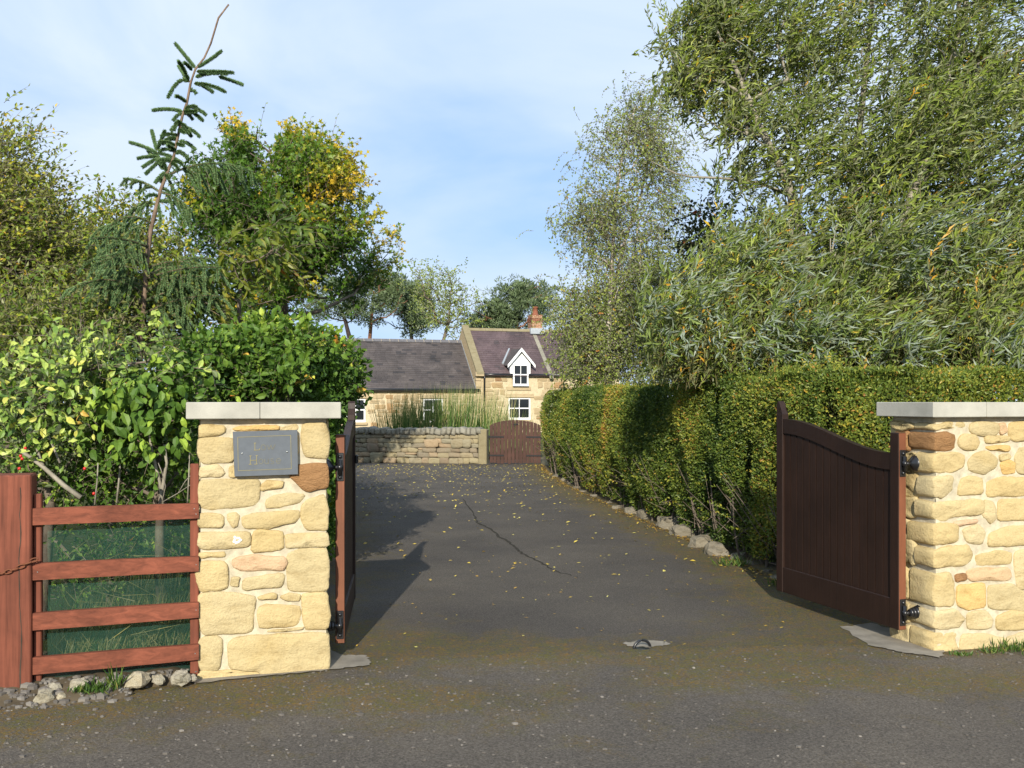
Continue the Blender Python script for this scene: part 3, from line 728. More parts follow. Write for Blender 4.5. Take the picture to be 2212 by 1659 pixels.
for ch, strokes in GLY.items():
    mb = MB()
    for i, s_ in enumerate(strokes): stroke(mb, s_, 0.0028)
    mb.build('letter', M['gold_faint'] if ch not in 'LH' else M['gold'], s_th)
for p in ((702, 675), (1219, 658)):
    a, z = s_pt(*p); MB().lathe(LP.p(a, -0.046, z), -LP.v, [(0, 0.006), (0.003, 0.0055), (0.0055, 0.002)], 10).build('screw', M['steel'], s_th, True)

# ------------------------------------------------------------------ fence at the left
LF = Frame(-1.745 + 0.01, 5.535, 0); LF.u = np.array([0.955, 0.293, 0]); LF.v = np.array([-0.293, 0.955, 0]); LF.deg = 17.05
fp_th = thing('fence_post', LF.p(-0.93, 0.05, 0), 'thick red brown square post with a rusty chain round it, at the left edge', 'post')
mb = MB(); mb.box((-1.06, -0.05, -0.1), (-0.848, 0.14, 1.165), 0.008, LF); mb.build('post', M['red_post'], fp_th)
crk = MB()
zz_ = np.linspace(0.02, 1.1, 24)
xx_ = -0.905 + np.cumsum(rng.normal(0, 0.003, 24)); w_ = rng.uniform(0.0012, 0.0032, 24)
strip(crk, np.stack([xx_ - w_, zz_], 1), np.stack([xx_ + w_, zz_], 1), LF.p(0, -0.0505, 0), LF.u, ZZ, -LF.v, 0, 0.0008)
crk.build('split', M['wall_core'], fp_th)
fe_th = thing('rail_fence', LF.p(-0.42, 0.03, 0), 'short red brown rail fence with four rails between the post and the stone pillar', 'fence')
for (zl, zr, h) in ((.986, .988, .088), (.695, .695, .088), (.432, .441, .09), (.198, .208, .09)):
    mb = MB(); strip(mb, [(-0.845, zl - h), (-0.4, (zl + zr) / 2 - h + 0.002), (-0.006, zr - h + .006)], [(-0.845, zl), (-0.4, (zl + zr) / 2 + 0.003), (-0.006, zr)], LF.p(0, 0.0, 0), LF.u, ZZ, -LF.v, 0.0, 0.032); mb.build('rail', M['red_wood'], fe_th)
MB().box((-0.052, 0.002, -0.05), (-0.006, 0.06, 1.205), 0.005, LF).build('stile', M['red_post'], fe_th)
MB().box((-0.845, 0.002, -0.05), (-0.806, 0.06, 1.06), 0.005, LF).build('stile', M['red_post'], fe_th)
for (a, z) in ((-0.02, .93), (-0.03, .96), (-0.02, .65), (-0.02, .40), (-0.025, .16), (-0.82, .65)):
    MB().lathe(LF.p(a, -0.031, z), -LF.v, [(0, 0.004), (0.002, 0.003)], 8).build('nail', M['steel'], fe_th)
V, Q = [], []
for i in range(41):
    for j in range(15):
        a, t = -1.25 + 1.28 * i / 40, -0.30 + 0.95 * j / 14
        z_ = 0.062 * min(1, max(0, (t + 0.27) / 0.24)) ** 1.0 * min(1, max(0, (-.0 - a) / .12)) + 0.016 * mnoise.noise(Vector((a * 13, t * 13, 1))) + 0.01 * mnoise.noise(Vector((a * 34, t * 34, 1)))
        V.append(LF.p(a, t, -.03 if (a > -.34 and t < -.09) else max(z_, 0.0) + (0.002 if j else -.01)))
for i in range(40):
    for j in range(14):
        b = i * 15 + j; Q.append([b, b + 15, b + 16, b + 1])
tag(link('terrain_bank', raw_mesh('terrain_bank', V, None, Q, np.zeros(len(V)), True), M['soil']), kind='structure')
nt_th = thing('netting', LF.p(-0.42, 0.07, 0), 'dark green shade netting stretched behind the red brown rails', 'netting')
V, Q = [], []
for i in range(25):
    for j in range(17):
        a, z = -0.81 + 0.775 * i / 24, 0.0 + 0.93 * j / 16
        V.append(LF.p(a, 0.066 + 0.008 * math.sin(i * 1.1) * math.sin(j * 0.8) + 0.012 * (j / 16 - 1) * math.sin(i * .5), z))
for i in range(24):
    for j in range(16):
        b = i * 17 + j; Q.append([b, b + 17, b + 18, b + 1])
link('net', raw_mesh('net', V, None, Q, np.zeros(len(V)), True), M['net'], nt_th)
ch_th = thing('chain', LF.p(-0.95, -0.06, 0.66), 'rusty chain looped across the thick red brown post to the fence', 'chain')
for k in range(8):
    a = -1.05 + k * 0.031; z = 0.662 - 0.02 * math.cos((k / 7 - .35) * 3) + (k * 0.007)
    c = LF.p(a, -0.062, z); e1 = LF.u * 0.95 + ZZ * 0.25; e2 = (ZZ if k % 2 else -LF.v) 
    ringp = [c + e1 * 0.021 * math.cos(t) + (e2 - e1 * (e1 @ e2)) * 0.010 * math.sin(t) for t in np.linspace(0, 2 * math.pi, 15)]
    MB().tube(ringp, 0.0035, 5, cap=False).build('chain_link', M['rust'], ch_th, True)
MB().tube([LF.p(-0.81, -0.036, 0.70), LF.p(-0.83, -0.05, 0.715), LF.p(-0.86, -0.056, 0.70), LF.p(-0.9, -0.058, 0.675)], 0.004, 6).build('wire', M['rust'], ch_th, True)

# ------------------------------------------------------------------ driveway gates
GL = 1.41
def top_curve(s):
    f = np.clip((s - 0.10) / (GL - 0.20), 0, 1); f = f * f * (3 - 2 * f)
    return 1.222 + 0.197 * f
def build_gate(hx, hy, deg, label, mirror, hinge_side):
    """frame: along = from the hinges to the meeting stile; its front is the face towards the drive"""
    fr = Frame(hx, hy, deg); th = thing('driveway_gate', fr.p(GL / 2, 0, 0.1), label, 'gate', 'wooden gates of the driveway')
    zb, T = 0.102, 0.055
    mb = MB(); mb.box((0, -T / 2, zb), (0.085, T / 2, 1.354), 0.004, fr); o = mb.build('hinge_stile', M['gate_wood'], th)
    mb = MB(); mb.box((0.0002, -T / 2 + .002, zb + .003), (-0.0035, T / 2 - .002, 1.351), 0.001, fr); mb.build('sunlit_stile_edge', M['gate_edge_lit'], o)  # thin brighter skin, sun on the stile end put into its colour
    mb = MB(); mb.box((GL - 0.085, -T / 2, zb), (GL, T / 2, 1.46), 0.004, fr)
    prism(mb, [(GL - 0.08, 1.458), (GL - 0.004, 1.458), (GL - 0.004, 1.53), (GL - 0.02, 1.555), (GL - 0.04, 1.54), (GL - 0.052, 1.50)], fr.o - fr.v * T / 2, fr.u, ZZ, fr.v, 0.002, T - .002)
    mb.build('meeting_stile', M['gate_wood'], th)
    s = np.linspace(0.085, GL - 0.085, 26); mb = MB()
    strip(mb, np.stack([s, top_curve(s) - 0.108], 1), np.stack([s, top_curve(s)], 1), fr.o + fr.v * (T / 2 - .003), fr.u, ZZ, -fr.v, 0, T - .006); mb.build('top_rail', M['gate_wood'], th)
    mb = MB(); mb.box((0.085, -T / 2 + .003, zb), (GL - 0.085, T / 2 - .003, zb + 0.19), 0.003, fr); mb.build('bottom_rail', M['gate_wood'], th)
    nb = 15; w = (GL - 0.17) / nb
    for k in range(nb):
        s0 = 0.085 + k * w; ss = np.linspace(s0 + 0.0048, s0 + w - 0.0048, 3); mb = MB()
        strip(mb, np.stack([ss, np.full(3, zb + 0.185)], 1), np.stack([ss, top_curve(ss) - 0.104], 1), fr.o + fr.v * 0.011, fr.u, ZZ, -fr.v, 0, 0.022); mb.build('board', M['gate_wood'], th)
    mb = MB(); s = np.array([0.085, GL - 0.085]); strip(mb, np.stack([s, np.full(2, zb + 0.18)], 1), np.stack([s, top_curve(s) - 0.106], 1), fr.o + fr.v * 0.004, fr.u, ZZ, -fr.v, 0, 0.012); mb.build('groove_backing', M['groove'], th)
    for zc, kind in ((1.16, 'ball'), (0.215, 'block')):
        pl = MB(); pl.box((-0.010, -0.022, zc - 0.085), (-0.0035, 0.022, zc + 0.085), 0.003, fr); plate = pl.build('hinge_plate', M['iron'], th)
        for dz in (-0.062, 0.062): MB().lathe(fr.p(-0.009, 0, zc + dz), -fr.u, [(0, 0.013), (0.008, 0.011), (0.012, 0.002)], 10).build('bolt', M['iron'], plate, True)
        mb = MB(); mb.lathe(fr.p(-0.026, 0, zc - 0.045), ZZ, [(0, 0.012), (0.03, 0.012), (0.031, 0.017), (0.058, 0.017), (0.059, 0.012), (0.09, 0.012)], 12); mb.build('hinge_pin', M['iron'], plate, True)
        hd = -fr.v * hinge_side                      # towards the stone
        mb = MB(); c = fr.p(-0.03, 0, zc)
        mb.lathe(c, hd, [(0, 0.012), (0.045, 0.011)], 8)
        if kind == 'ball':
            mb.lathe(c + hd * 0.035, hd, [(0, 0.013), (0.008, 0.02), (0.02, 0.04), (0.034, 0.052), (0.05, 0.055), (0.056, 0.052), (0.06, 0.03)], 18)
        else:
            for k in range(4): mb.lathe(c + hd * (0.03 + k * 0.018), hd, [(0, 0.022 + 0.006 * k), (0.012, 0.03 + 0.006 * k), (0.018, 0.026 + .006 * k)], 8)
        mb.build('hinge_hook', M['iron'], plate, True)
    fl_ = MB(); fl_.box((GL - 0.10, -T / 2 - 0.022, 1.10), (GL - 0.02, -T / 2, 1.16), 0.006, fr); fl_.build('latch', M['iron'], th)
    return th
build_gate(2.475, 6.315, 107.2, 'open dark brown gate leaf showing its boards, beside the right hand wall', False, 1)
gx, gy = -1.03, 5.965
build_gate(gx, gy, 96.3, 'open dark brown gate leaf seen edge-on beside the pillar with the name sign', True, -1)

# gate stop: iron hoop in the tarmac
gs = thing('gate_stop', ground(1387, 1400), 'small black iron hoop standing in the drive entrance', 'gate stop')
c = ground(1387, 1402); mb = MB()
mb.tube([c + np.array([0.055 * math.cos(t), 0.02 * math.cos(t) , 0.055 * math.sin(t)]) for t in np.linspace(-0.15, math.pi + 0.15, 15)], 0.009, 8); mb.build('hoop', M['iron'], gs, True)
MB().lathe(c, ZZ, [(0, 0.05), (0.010, 0.048), (0.012, 0.02)], 12).build('base', M['iron'], gs)

# ------------------------------------------------------------------ dry stone wall and garden gates at the end of the drive
def unit_stone(sd, n=12, rough=0.05):
    """a squarish stone face 1 x 1, 1 deep, with uneven outline; shared by many"""
    r_ = np.random.default_rng(sd)
    base = np.array([(0, 0), (.5, 0), (1, 0), (1, .5), (1, 1), (.5, 1), (0, 1), (0, .5)], float) - 0.5
    base += r_.normal(0, rough, base.shape) * (1, 1)
    P = resample(chaikin(base, 1, 0.11), n); k = n
    rings = [(P, 1.0), (P, 0.06), (P * 0.94, 0.0), (P * 0.5, r_.uniform(-0.08, 0.0))]
    V = [(p[0], t + r_.normal(0, 0.012), p[1]) for ring, t in rings for p in ring] + [(0, r_.uniform(-0.08, 0), 0)]
    Q = [[r * k + i, r * k + (i + 1) % k, (r + 1) * k + (i + 1) % k, (r + 1) * k + i] for r in range(3) for i in range(k)]
    T = [[3 * k + i, 3 * k + (i + 1) % k, 4 * k] for i in range(k)]
    return raw_mesh('stone', V, T, Q, np.zeros(len(V)), True)
def mesh_set(matname, n=6, rough=0.05):
    out_ = []
    for i in range(n):
        me = unit_stone(100 + i + len(matname) * 7, 12, rough); me.materials.append(M[matname]); out_.append(me)
    return out_
def put_stone(me, th, fr, a, z, w, h, t=0.0, depth=0.15, rot=0.0, name='stone'):
    m = fr.M() @ Matrix.Translation((a, t, z)) @ Matrix.Rotation(rot, 4, 'Y') @ Matrix.Diagonal((w, depth, h, 1))
    return link(name, me, None, th, m)
DW = Frame(-4.0, 25.2, -8)
dw_th = thing('dry_stone_wall', DW.p(1.0, 0.2, 0), 'low dry stone wall across the end of the drive with upright cope stones', 'wall')
MB().box((-3.0, 0.06, -0.05), (3.20, 0.42, 0.72), 0.01, DW).build('wall_core', M['wall_core'], dw_th)
greys = mesh_set('grey_stone', 6, 0.045); copes = mesh_set('cope_stone', 5, 0.07)
z = 0.0
for ci, h in enumerate((0.15, 0.13, 0.12, 0.11, 0.12, 0.10)):
    a = -2.9 + rng.uniform(0, .2)
    while a < 3.15:
        w = rng.uniform(0.13, 0.40); w = min(w, 3.2 - a)
        if rng.random() < 0.13 and ci < 4:
            put_stone(greys[rng.integers(6)], dw_th, DW, a + w / 2, z + h * .98, w * 1.05, h * 1.85, -.045, .2, rng.normal(0, .03))
        elif rng.random() < 0.22 and h > .115:
            put_stone(greys[rng.integers(6)], dw_th, DW, a + w / 2, z + h * .27, w - .008, h * .5, rng.uniform(-.02, .02), .2, rng.normal(0, .03))
            put_stone(greys[rng.integers(6)], dw_th, DW, a + w / 2, z + h * .76, w - .012, h * .46, rng.uniform(-.02, .02), .2, rng.normal(0, .03))
        else:
            put_stone(greys[rng.integers(6)], dw_th, DW, a + w / 2, z + h / 2, w + .002, h + .002, rng.uniform(-.02, .012), .2, rng.normal(0, .03))
        a += w
    z += h
a = -2.9
while a < 3.15:
    w = rng.uniform(0.09, 0.17); hh = rng.uniform(0.14, 0.19)
    put_stone(copes[rng.integers(5)], dw_th, DW, a + w / 2, 0.72 + hh / 2, w, hh, -0.03, 0.46, rng.normal(0.12, 0.1), 'cope_stone'); a += w * 0.98
MB().box((3.20, -0.05, -0.1), (3.41, 0.3, 0.87), 0.02, DW).build('end_stone', M['coping'], dw_th)

GG = Frame(-0.555, 24.72, -8)
def arch(s): return 0.86 + 0.24 * math.sqrt(max(0, 1 - ((s - 0.64) / 0.70) ** 2))
for li, (s0, s1, lab) in enumerate(((0.0, 0.637, 'left leaf of the arched brown picket gate, next to the dry stone wall'), (0.643, 1.28, 'right leaf of the arched brown picket gate, half hidden by the clipped hedge'))):
    th = thing('garden_gate', GG.p((s0 + s1) / 2, 0, 0), lab, 'gate', 'arched picket gates')
    nb = 7; w = (s1 - s0) / nb
    for k in range(nb):
        a0, a1 = s0 + k * w + 0.005, s0 + (k + 1) * w - 0.005; ss = np.linspace(a0, a1, 4); mb = MB()
        strip(mb, np.stack([ss, np.full(4, 0.03 + rng.uniform(-.012, .012))], 1), np.stack([ss, [arch(x) for x in ss]], 1), GG.o, GG.u, ZZ, -GG.v, 0, 0.02); mb.build('picket', M['picket'], th)
    for zc in (0.22, 0.68):
        MB().box((s0 + .005, 0.002, zc - .05), (s1 - .005, 0.035, zc + .05), 0.003, GG).build('crossbar', M['picket'], th)
        h0, h1 = (s0 - 0.02, s0 + 0.36) if li == 0 else (s1 - 0.36, s1 + 0.02)
        mb = MB(); mb.box((h0, -0.028, zc - 0.02), (h1, -0.021, zc + 0.02), 0.002, GG); mb.lathe(GG.p(h0 if li == 0 else h1, -0.02, zc - .035), ZZ, [(0, .016), (.07, .016)], 8); mb.build('strap_hinge', M['iron'], th)
    if li == 0: 
        mb = MB(); mb.box((0.60, -0.045, 0.985), (0.72, -0.021, 1.01), 0.003, GG); mb.box((0.62, -0.05, 0.94), (0.64, -0.021, 0.985), 0.003, GG); mb.build('latch', M['iron'], th)

# ------------------------------------------------------------------ the house
H = Frame(-1.535, 50.0, 16.5)
h_th = thing('stone_house', H.p(0, 3, 0), 'sandstone farmhouse with plum slate roof, white dormer and low slate roofed wing', 'house')
WE, WR, WT = 2.15, 4.70, 3.2          # wing eaves, ridge, depth to the ridge
ME_, MR, MT = 2.95, 5.36, 3.0         # main block
WL, MRT = -9.5, 7.5
mb = MB(); mb.box((WL, 0.20, 0), (-0.02, 2 * WT, WE), 0.01, H); mb.box((0.0, 0.19, 0), (MRT, 2 * MT, ME_), 0.01, H)
prism(mb, [(0.06, WE), (WT, WR - .06), (2 * WT - .06, WE)], H.p(WL, 0, 0), H.v, ZZ, H.u, 0, 0.2)
prism(mb, [(0.06, ME_), (MT, MR + .05), (2 * MT - .06, ME_)], H.p(-0.25, 0, 0), H.v, ZZ, H.u, 0, 0.28)
prism(mb, [(0.06, ME_), (MT, MR - .06), (2 * MT - .06, ME_)], H.p(MRT - .3, 0, 0), H.v, ZZ, H.u, 0, 0.28)
mb.box((-0.25, 0.22, 0), (0.03, 2 * MT, ME_), 0.01, H)
wall = mb.build('wall', M['mortar_house'], h_th)
WIN = [  # along 0, along 1, z0, z1 from the survey
  (*[H.sz(p, 885)[0] for p in (748, 790)], H.sz(780, 910)[1], H.sz(780, 861)[1]),
  (*[H.sz(p, 885)[0] for p in (915, 958)], H.sz(936, 910)[1], H.sz(936, 861)[1]),
  (*[H.sz(p, 885)[0] for p in (1099.5, 1147)], H.sz(1123, 905)[1], H.sz(1123, 859)[1]),
  (*[H.sz(p, 810)[0] for p in (1107, 1140)], H.sz(1123, 832)[1], H.sz(1123, 787)[1])]
xs_ = sorted([-0.27, 0.03] + [w_[i_] for w_ in WIN for i_ in (0, 1)])
mlay = MB()
for (lo_, hi_, zt_, t_) in ((WL, -0.26, WE, .088), (0.01, MRT, ME_, .072)):
    cuts = [lo_] + [x_ for x_ in xs_ if lo_ < x_ < hi_] + [hi_]
    cuts = [c_ for i_, c_ in enumerate(cuts) if i_ == 0 or c_ - cuts[i_ - 1] > .002]
    for a_, b_ in zip(cuts[:-1], cuts[1:]):
        c_ = (a_ + b_) / 2; holes_ = sorted((w_[2], w_[3]) for w_ in WIN if w_[0] < c_ < w_[1]); z_ = 0.0
        for (q0_, q1_) in holes_ + [(zt_, None)]:
            if min(q0_, zt_) - z_ > .02: mlay.box((a_, t_, z_), (b_, .195, min(q0_, zt_)), .0005, H)
            if q1_: z_ = q1_
mlay.build('mortar', M['mortar_house'], h_th)
houses = mesh_set('house_stone', 7, 0.075)
def blocked(a0, a1, z0, z1):
    for w in WIN:
        if a1 > w[0] - 0.03 and a0 < w[1] + 0.03 and z1 > w[2] - (0.16 if w is not WIN[3] else 0.02) and z0 < w[3] + 0.22: return True
    return False
def fill(a_lo, a_hi, z_hi, t, hr, wr):
    z = 0.12; cnt = 0
    while z < z_hi - 0.05:
        h = min(rng.uniform(*hr), z_hi - z)
        if z_hi - (z + h) < 0.1: h = z_hi - z
        a = a_lo
        while a < a_hi - .05:
            w = min(rng.uniform(*wr), a_hi - a)
            if not blocked(a + .02, a + w - .02, z + .02, z + h - .02) :
                if rng.random() < .25 and w > .4:
                    f_ = rng.uniform(.4, .6); put_stone(houses[rng.integers(7)], h_th, H, a + w / 2, z + h * f_ / 2, w - .03, h * f_ - .02, t, .15, rng.normal(0, .03)); put_stone(houses[rng.integers(7)], h_th, H, a + w / 2 + rng.normal(0, .02), z + h * (1 + f_) / 2, w - .05, h * (1 - f_) - .02, t, .15, rng.normal(0, .03)); cnt += 2
                else:
                    put_stone(houses[rng.integers(7)], h_th, H, a + w / 2, z + h / 2 + rng.normal(0, .012), w - .02, (h - .02) * rng.uniform(.86, 1.08), t + rng.uniform(-.012, .012), .15, rng.normal(0, .035)); cnt += 1
            a += w
        z += h
    return cnt
c1 = fill(-6.9, -0.3, WE - 0.02, 0.07, (0.19, 0.28), (0.28, 0.66))
c2 = fill(0.02, 4.6, ME_ - 0.03, 0.05, (0.24, 0.36), (0.28, 0.7))
# quoins at the join
for k in range(9): MB().box((-0.27, 0.03 + rng.uniform(-.01, .01), 0.05 + k * .32), (0.0 + 0.015 * (k % 2), 0.3, 0.05 + k * .32 + 0.305), 0.015, H).build('quoin', M['dressed'], h_th)
for i, (a0, a1, z0, z1) in enumerate(WIN):
    t0 = -0.13 if i == 3 else 0.10
    fr_ = MB(); b = 0.075
    fr_.box((a0, t0, z0), (a0 + b, t0 + .09, z1), .004, H); fr_.box((a1 - b, t0, z0), (a1, t0 + .09, z1), .004, H)
    fr_.box((a0 + b, t0, z1 - b), (a1 - b, t0 + .09, z1), .004, H); fr_.box((a0 - .01, t0 - .03, z0 - .05), (a1 + .01, t0 + .09, z0 + b * .9), .004, H)
    w_o = fr_.build('window', M['white'], h_th)
    zm, am = (z0 + z1) / 2, (a0 + a1) / 2
    s_ = MB(); s_.box((a0 + b, t0 + .008, zm - .028), (a1 - b, t0 + .07, zm + .028), .003, H)
    for (q0, q1) in ((z0 + b * .9, zm - .028), (zm + .028, z1 - b)): s_.box((am - .016, t0 + .015, q0), (am + .016, t0 + .06, q1), .003, H)
    s_.build('glazing_bar', M['white'], w_o)
    for (p0, p1) in ((a0 + b, am - .016), (am + .016, a1 - b)):
        for (q0, q1) in ((z0 + b * .9, zm - .028), (zm + .028, z1 - b)): MB().box((p0, t0 + .04, q0), (p1, t0 + .046, q1), .001, H).build('pane', M['glass'], w_o)
    if i < 3: 
        MB().box((a0 - .16, 0.015, z1 + .005), (a1 + .16, 0.25, z1 + .2), .01, H).build('lintel', M['dressed'], h_th)
        MB().box((a0 - .08, -0.02, z0 - .18), (a1 + .08, 0.25, z0 - .055), .01, H).build('sill', M['dressed'], h_th)
MB().box((WIN[2][0] - .1, 0.018, WIN[3][2] - .26), (WIN[2][1] + .0, .2, WIN[3][2] - .07), .01, H).build('lintel', M['dressed'], h_th)
# slates: every slate is geometry, course over course
def slates(name, mat, a0, a1, t0, t1, z0, z1, gauge, width, holes=None):
    L = math.hypot(t1 - t0, z1 - z0); n = int(L / gauge); st = np.array([0, (t1 - t0) / L, (z1 - z0) / L]); nr = np.array([0, -(z1 - z0) / L, (t1 - t0) / L])
    mb = MB(); slabs = np.array([[a0, t0, z0], [a1, t0, z0], [a1, t1, z1], [a0, t1, z1]]) - nr * 0.02
    f = lambda X: H.o + X[:, :1] * H.u + X[:, 1:2] * H.v + X[:, 2:] * ZZ
    mb.add(f(slabs), None, [[0, 1, 2, 3]], 0.1)
    patch_ = rng.uniform(0, 1, (4000,))
    for i in range(n + 1):
        s = i * gauge; a = a0 - (i % 2) * width / 2
        while a < a1:
            w = width * rng.uniform(0.85, 1.15); b0, b1 = max(a, a0), min(a + w, a1)
            a += w
            if b1 - b0 < 0.03 or (holes and holes((b0 + b1) / 2, s)): continue
            j = rng.normal(0, 0.006); e = min(gauge * 1.25, L - s + .01); 
            lo, hi = np.array([0, t0, z0]) + st * (s + j), np.array([0, t0, z0]) + st * (s + e)
            q = np.array([lo + [b0 + .004, 0, 0] + nr * .018, lo + [b1 - .004, 0, 0] + nr * (.018 + rng.uniform(0, .006)), hi + [b1 - .004, 0, 0] + nr * .004, hi + [b0 + .004, 0, 0] + nr * .004, lo + [b0 + .004, 0, 0], lo + [b1 - .004, 0, 0]])
            tint = np.clip(0.45 + 0.35 * fbm((a * 1.0, s * 1.0, 3.1), 0.9, 3) + rng.normal(0, 0.16), 0, .92)
            if fbm((a, s, 9.), 1.5, 2) > 0.46 and rng.random() < .45: tint = 1.0
            mb.add(f(q), None, [[0, 1, 2, 3], [4, 5, 1, 0]], tint)
    return tag(mb.build(name, mat, h_th), kind='stuff')
zw = lambda t: WE + 0.04 + (WR - WE) * t / WT
zm_ = lambda t: ME_ + 0.04 + (MR - ME_) * t / MT
slates('roof_slates', M['slate_grey'], WL, -0.26, -0.14, WT, zw(-0.14), zw(WT), 0.16, 0.27)
dm0, dm1 = H.sz(1100, 800)[0], H.sz(1147, 800)[0]
slates('roof_slates', M['slate_purple'], 0.06, 3.55, -0.16, MT, zm_(-0.16), zm_(MT), 0.17, 0.27, lambda a, s: dm0 + .04 < a < dm1 - .04 and s < 1.0)
slates('roof_slates', M['slate_purple'], 3.75, MRT, -0.16, MT, zm_(-0.16), zm_(MT), 0.17, 0.27)
rb = MB()
for (a0, a1, tt0, tt1, e, r) in ((WL, -.26, WT, 2 * WT + .1, zw(WT), WE), (0.06, MRT, MT, 2 * MT + .1, zm_(MT), ME_)): rb.add([H.p(a0, tt0, e), H.p(a1, tt0, e), H.p(a1, tt1, r), H.p(a0, tt1, r)], None, [[0, 1, 2, 3]])
rb.build('rear_roof', M['slate_grey'], h_th)
a = WL
while a < -0.4:
    mb = MB(); prism(mb, [(-.16, -.09), (0, .06), (.16, -.09), (.13, -.12), (0, .02), (-.13, -.12)], H.p(a, WT, zw(WT) + .035), H.v, ZZ, H.u, 0, 0.435); mb.build('ridge_tile', M['ridge'], h_th)
    mb = MB(); prism(mb, [(-.165, -.095), (0, .064), (.165, -.095)], H.p(a + .436, WT, zw(WT) + .035), H.v, ZZ, H.u, 0, 0.012); mb.build('ridge_joint', M['mortar_house'], h_th); a += 0.45
for k in range(8): 
    mb = MB(); prism(mb, [(-.15, -.10), (-.05, .05), (.05, .05), (.15, -.10)], H.p(0.08 + k * .92, MT, zm_(MT) + .03), H.v, ZZ, H.u, 0, 0.91); mb.build('ridge_tile', M['coping'], h_th)
# raking copings: gable between wing and main block, and the party line beside the chimney
for (a0, a1, lift) in ((-0.30, 0.07, 0.24), (3.55, 3.76, 0.04)):
    n_ = 5
    for k in range(n_):
        q0, q1 = k / n_, (k + 1) / n_ - 0.004
        t0, t1 = -0.22 + (MT + .22) * q0, -0.22 + (MT + .22) * q1; mb = MB()
        prism(mb, [(t0, zm_(t0) + lift - .12), (t1, zm_(t1) + lift - .12), (t1, zm_(t1) + lift), (t0, zm_(t0) + lift)], H.p(a0, 0, 0), H.v, ZZ, H.u, 0, a1 - a0); mb.build('coping', M['coping'] if lift > .1 else M['cope_stone'], h_th)
mb = MB(); prism(mb, [(-.02, ME_ - .1), (-.02, zm_(-.02) + .12), (MT, zm_(MT) + .12), (2 * MT, ME_), (2 * MT, WE - .5)], H.p(-0.27, 0, 0), H.v, ZZ, H.u, 0, 0.27); mb.build('gable', M['house_stone'], h_th)
mb = MB(); strip(mb, [(0 + .02, zw(0) + .01), (WT, zw(WT) + .01)], [(0 + .02, zw(0) + .10), (WT, zw(WT) + .10)], H.p(-.285, 0, 0), H.v, ZZ, -H.u, 0, .012); mb.build('flashing', M['lead'], h_th)
MB().box((-.33, -.2, ME_ - .12), (.1, .06, ME_ + .1), .02, H).build('kneeler', M['dressed'], h_th)
# gutters and the downpipe
for (a0, a1, z) in ((WL, -0.1, WE), (-0.1, WIN[3][0] - .03, ME_ - .03), (WIN[3][1] + .03, MRT, ME_ - .03)):
    MB().tube([H.p(a0, -0.12, z), H.p(a1, -0.12, z)], 0.062, 8).build('gutter', M['iron'], h_th, True)
    MB().box((a0, 0.0, z - .06), (a1, 0.1, z + .05), .004, H).build('fascia', M['iron'], h_th)
MB().tube([H.p(.14, -.10, ME_ - .05), H.p(.14, -.06, ME_ - .25), H.p(.14, -.05, 0)], 0.045, 8).build('downpipe', M['iron'], h_th, True)
# dormer
da0, da1 = H.sz(1102, 800)[0], H.sz(1145.5, 800)[0]; zc = H.sz(1123, 787)[1]; za = H.sz(1123.5, 753)[1]
ac = (da0 + da1) / 2; dz0 = WIN[3][2] + .25
mb = MB(); prism(mb, [(da0, ME_ - .02), (da1, ME_ - .02), (da1, zc + .05), (ac, za - .12), (da0, zc + .05)], H.p(0, -.03, 0), H.u, ZZ, H.v, 0, .05)
mb.box((da0, .02, ME_ - .05), (da0 + .06, .9, zc + .02), .004, H); mb.box((da1 - .06, .02, ME_ - .05), (da1, .9, zc + .02), .004, H); dm = mb.build('dormer', M['white'], h_th)
ex0, ex1 = H.sz(1094, 787)[0], H.sz(1153.5, 787)[0]; ze = H.sz(1123, 789)[1]
for (xe, sg) in ((ex0, -1), (ex1, 1)):
    tb = (ze - ME_) / (MR - ME_) * MT; tr_ = (za - ME_) / (MR - ME_) * MT
    mb = MB(); A_ = np.array([H.p(xe, -.22, ze), H.p(ac, -.22, za), H.p(ac, tr_ + .1, za + .04), H.p(xe, tb + .1, ze + .04)])
    mb.add(np.concatenate([A_, A_ - ZZ * .05]), None, [[0, 1, 2, 3], [4, 7, 6, 5], [0, 4, 5, 1], [3, 2, 6, 7], [0, 3, 7, 4]], .4); mb.build('dormer_roof', M['slate_grey'], dm)
    mb = MB(); strip(mb, [(xe, ze - .14), (ac, za - .15)], [(xe, ze + .02), (ac, za + .03)], H.p(0, -.225, 0), H.u, ZZ, -H.v, 0, .03); mb.build('bargeboard', M['white'], dm)
mb = MB(); n0 = H.p(ex0 - .03, tb, zm_(tb) + .05); n1 = H.p(ac - .1, tr_ + .05, za + .06)
mb.tube([n0 + (0, 0, -.0), n1], 0.06, 6); mb.build('valley_flashing', M['lead'], dm)
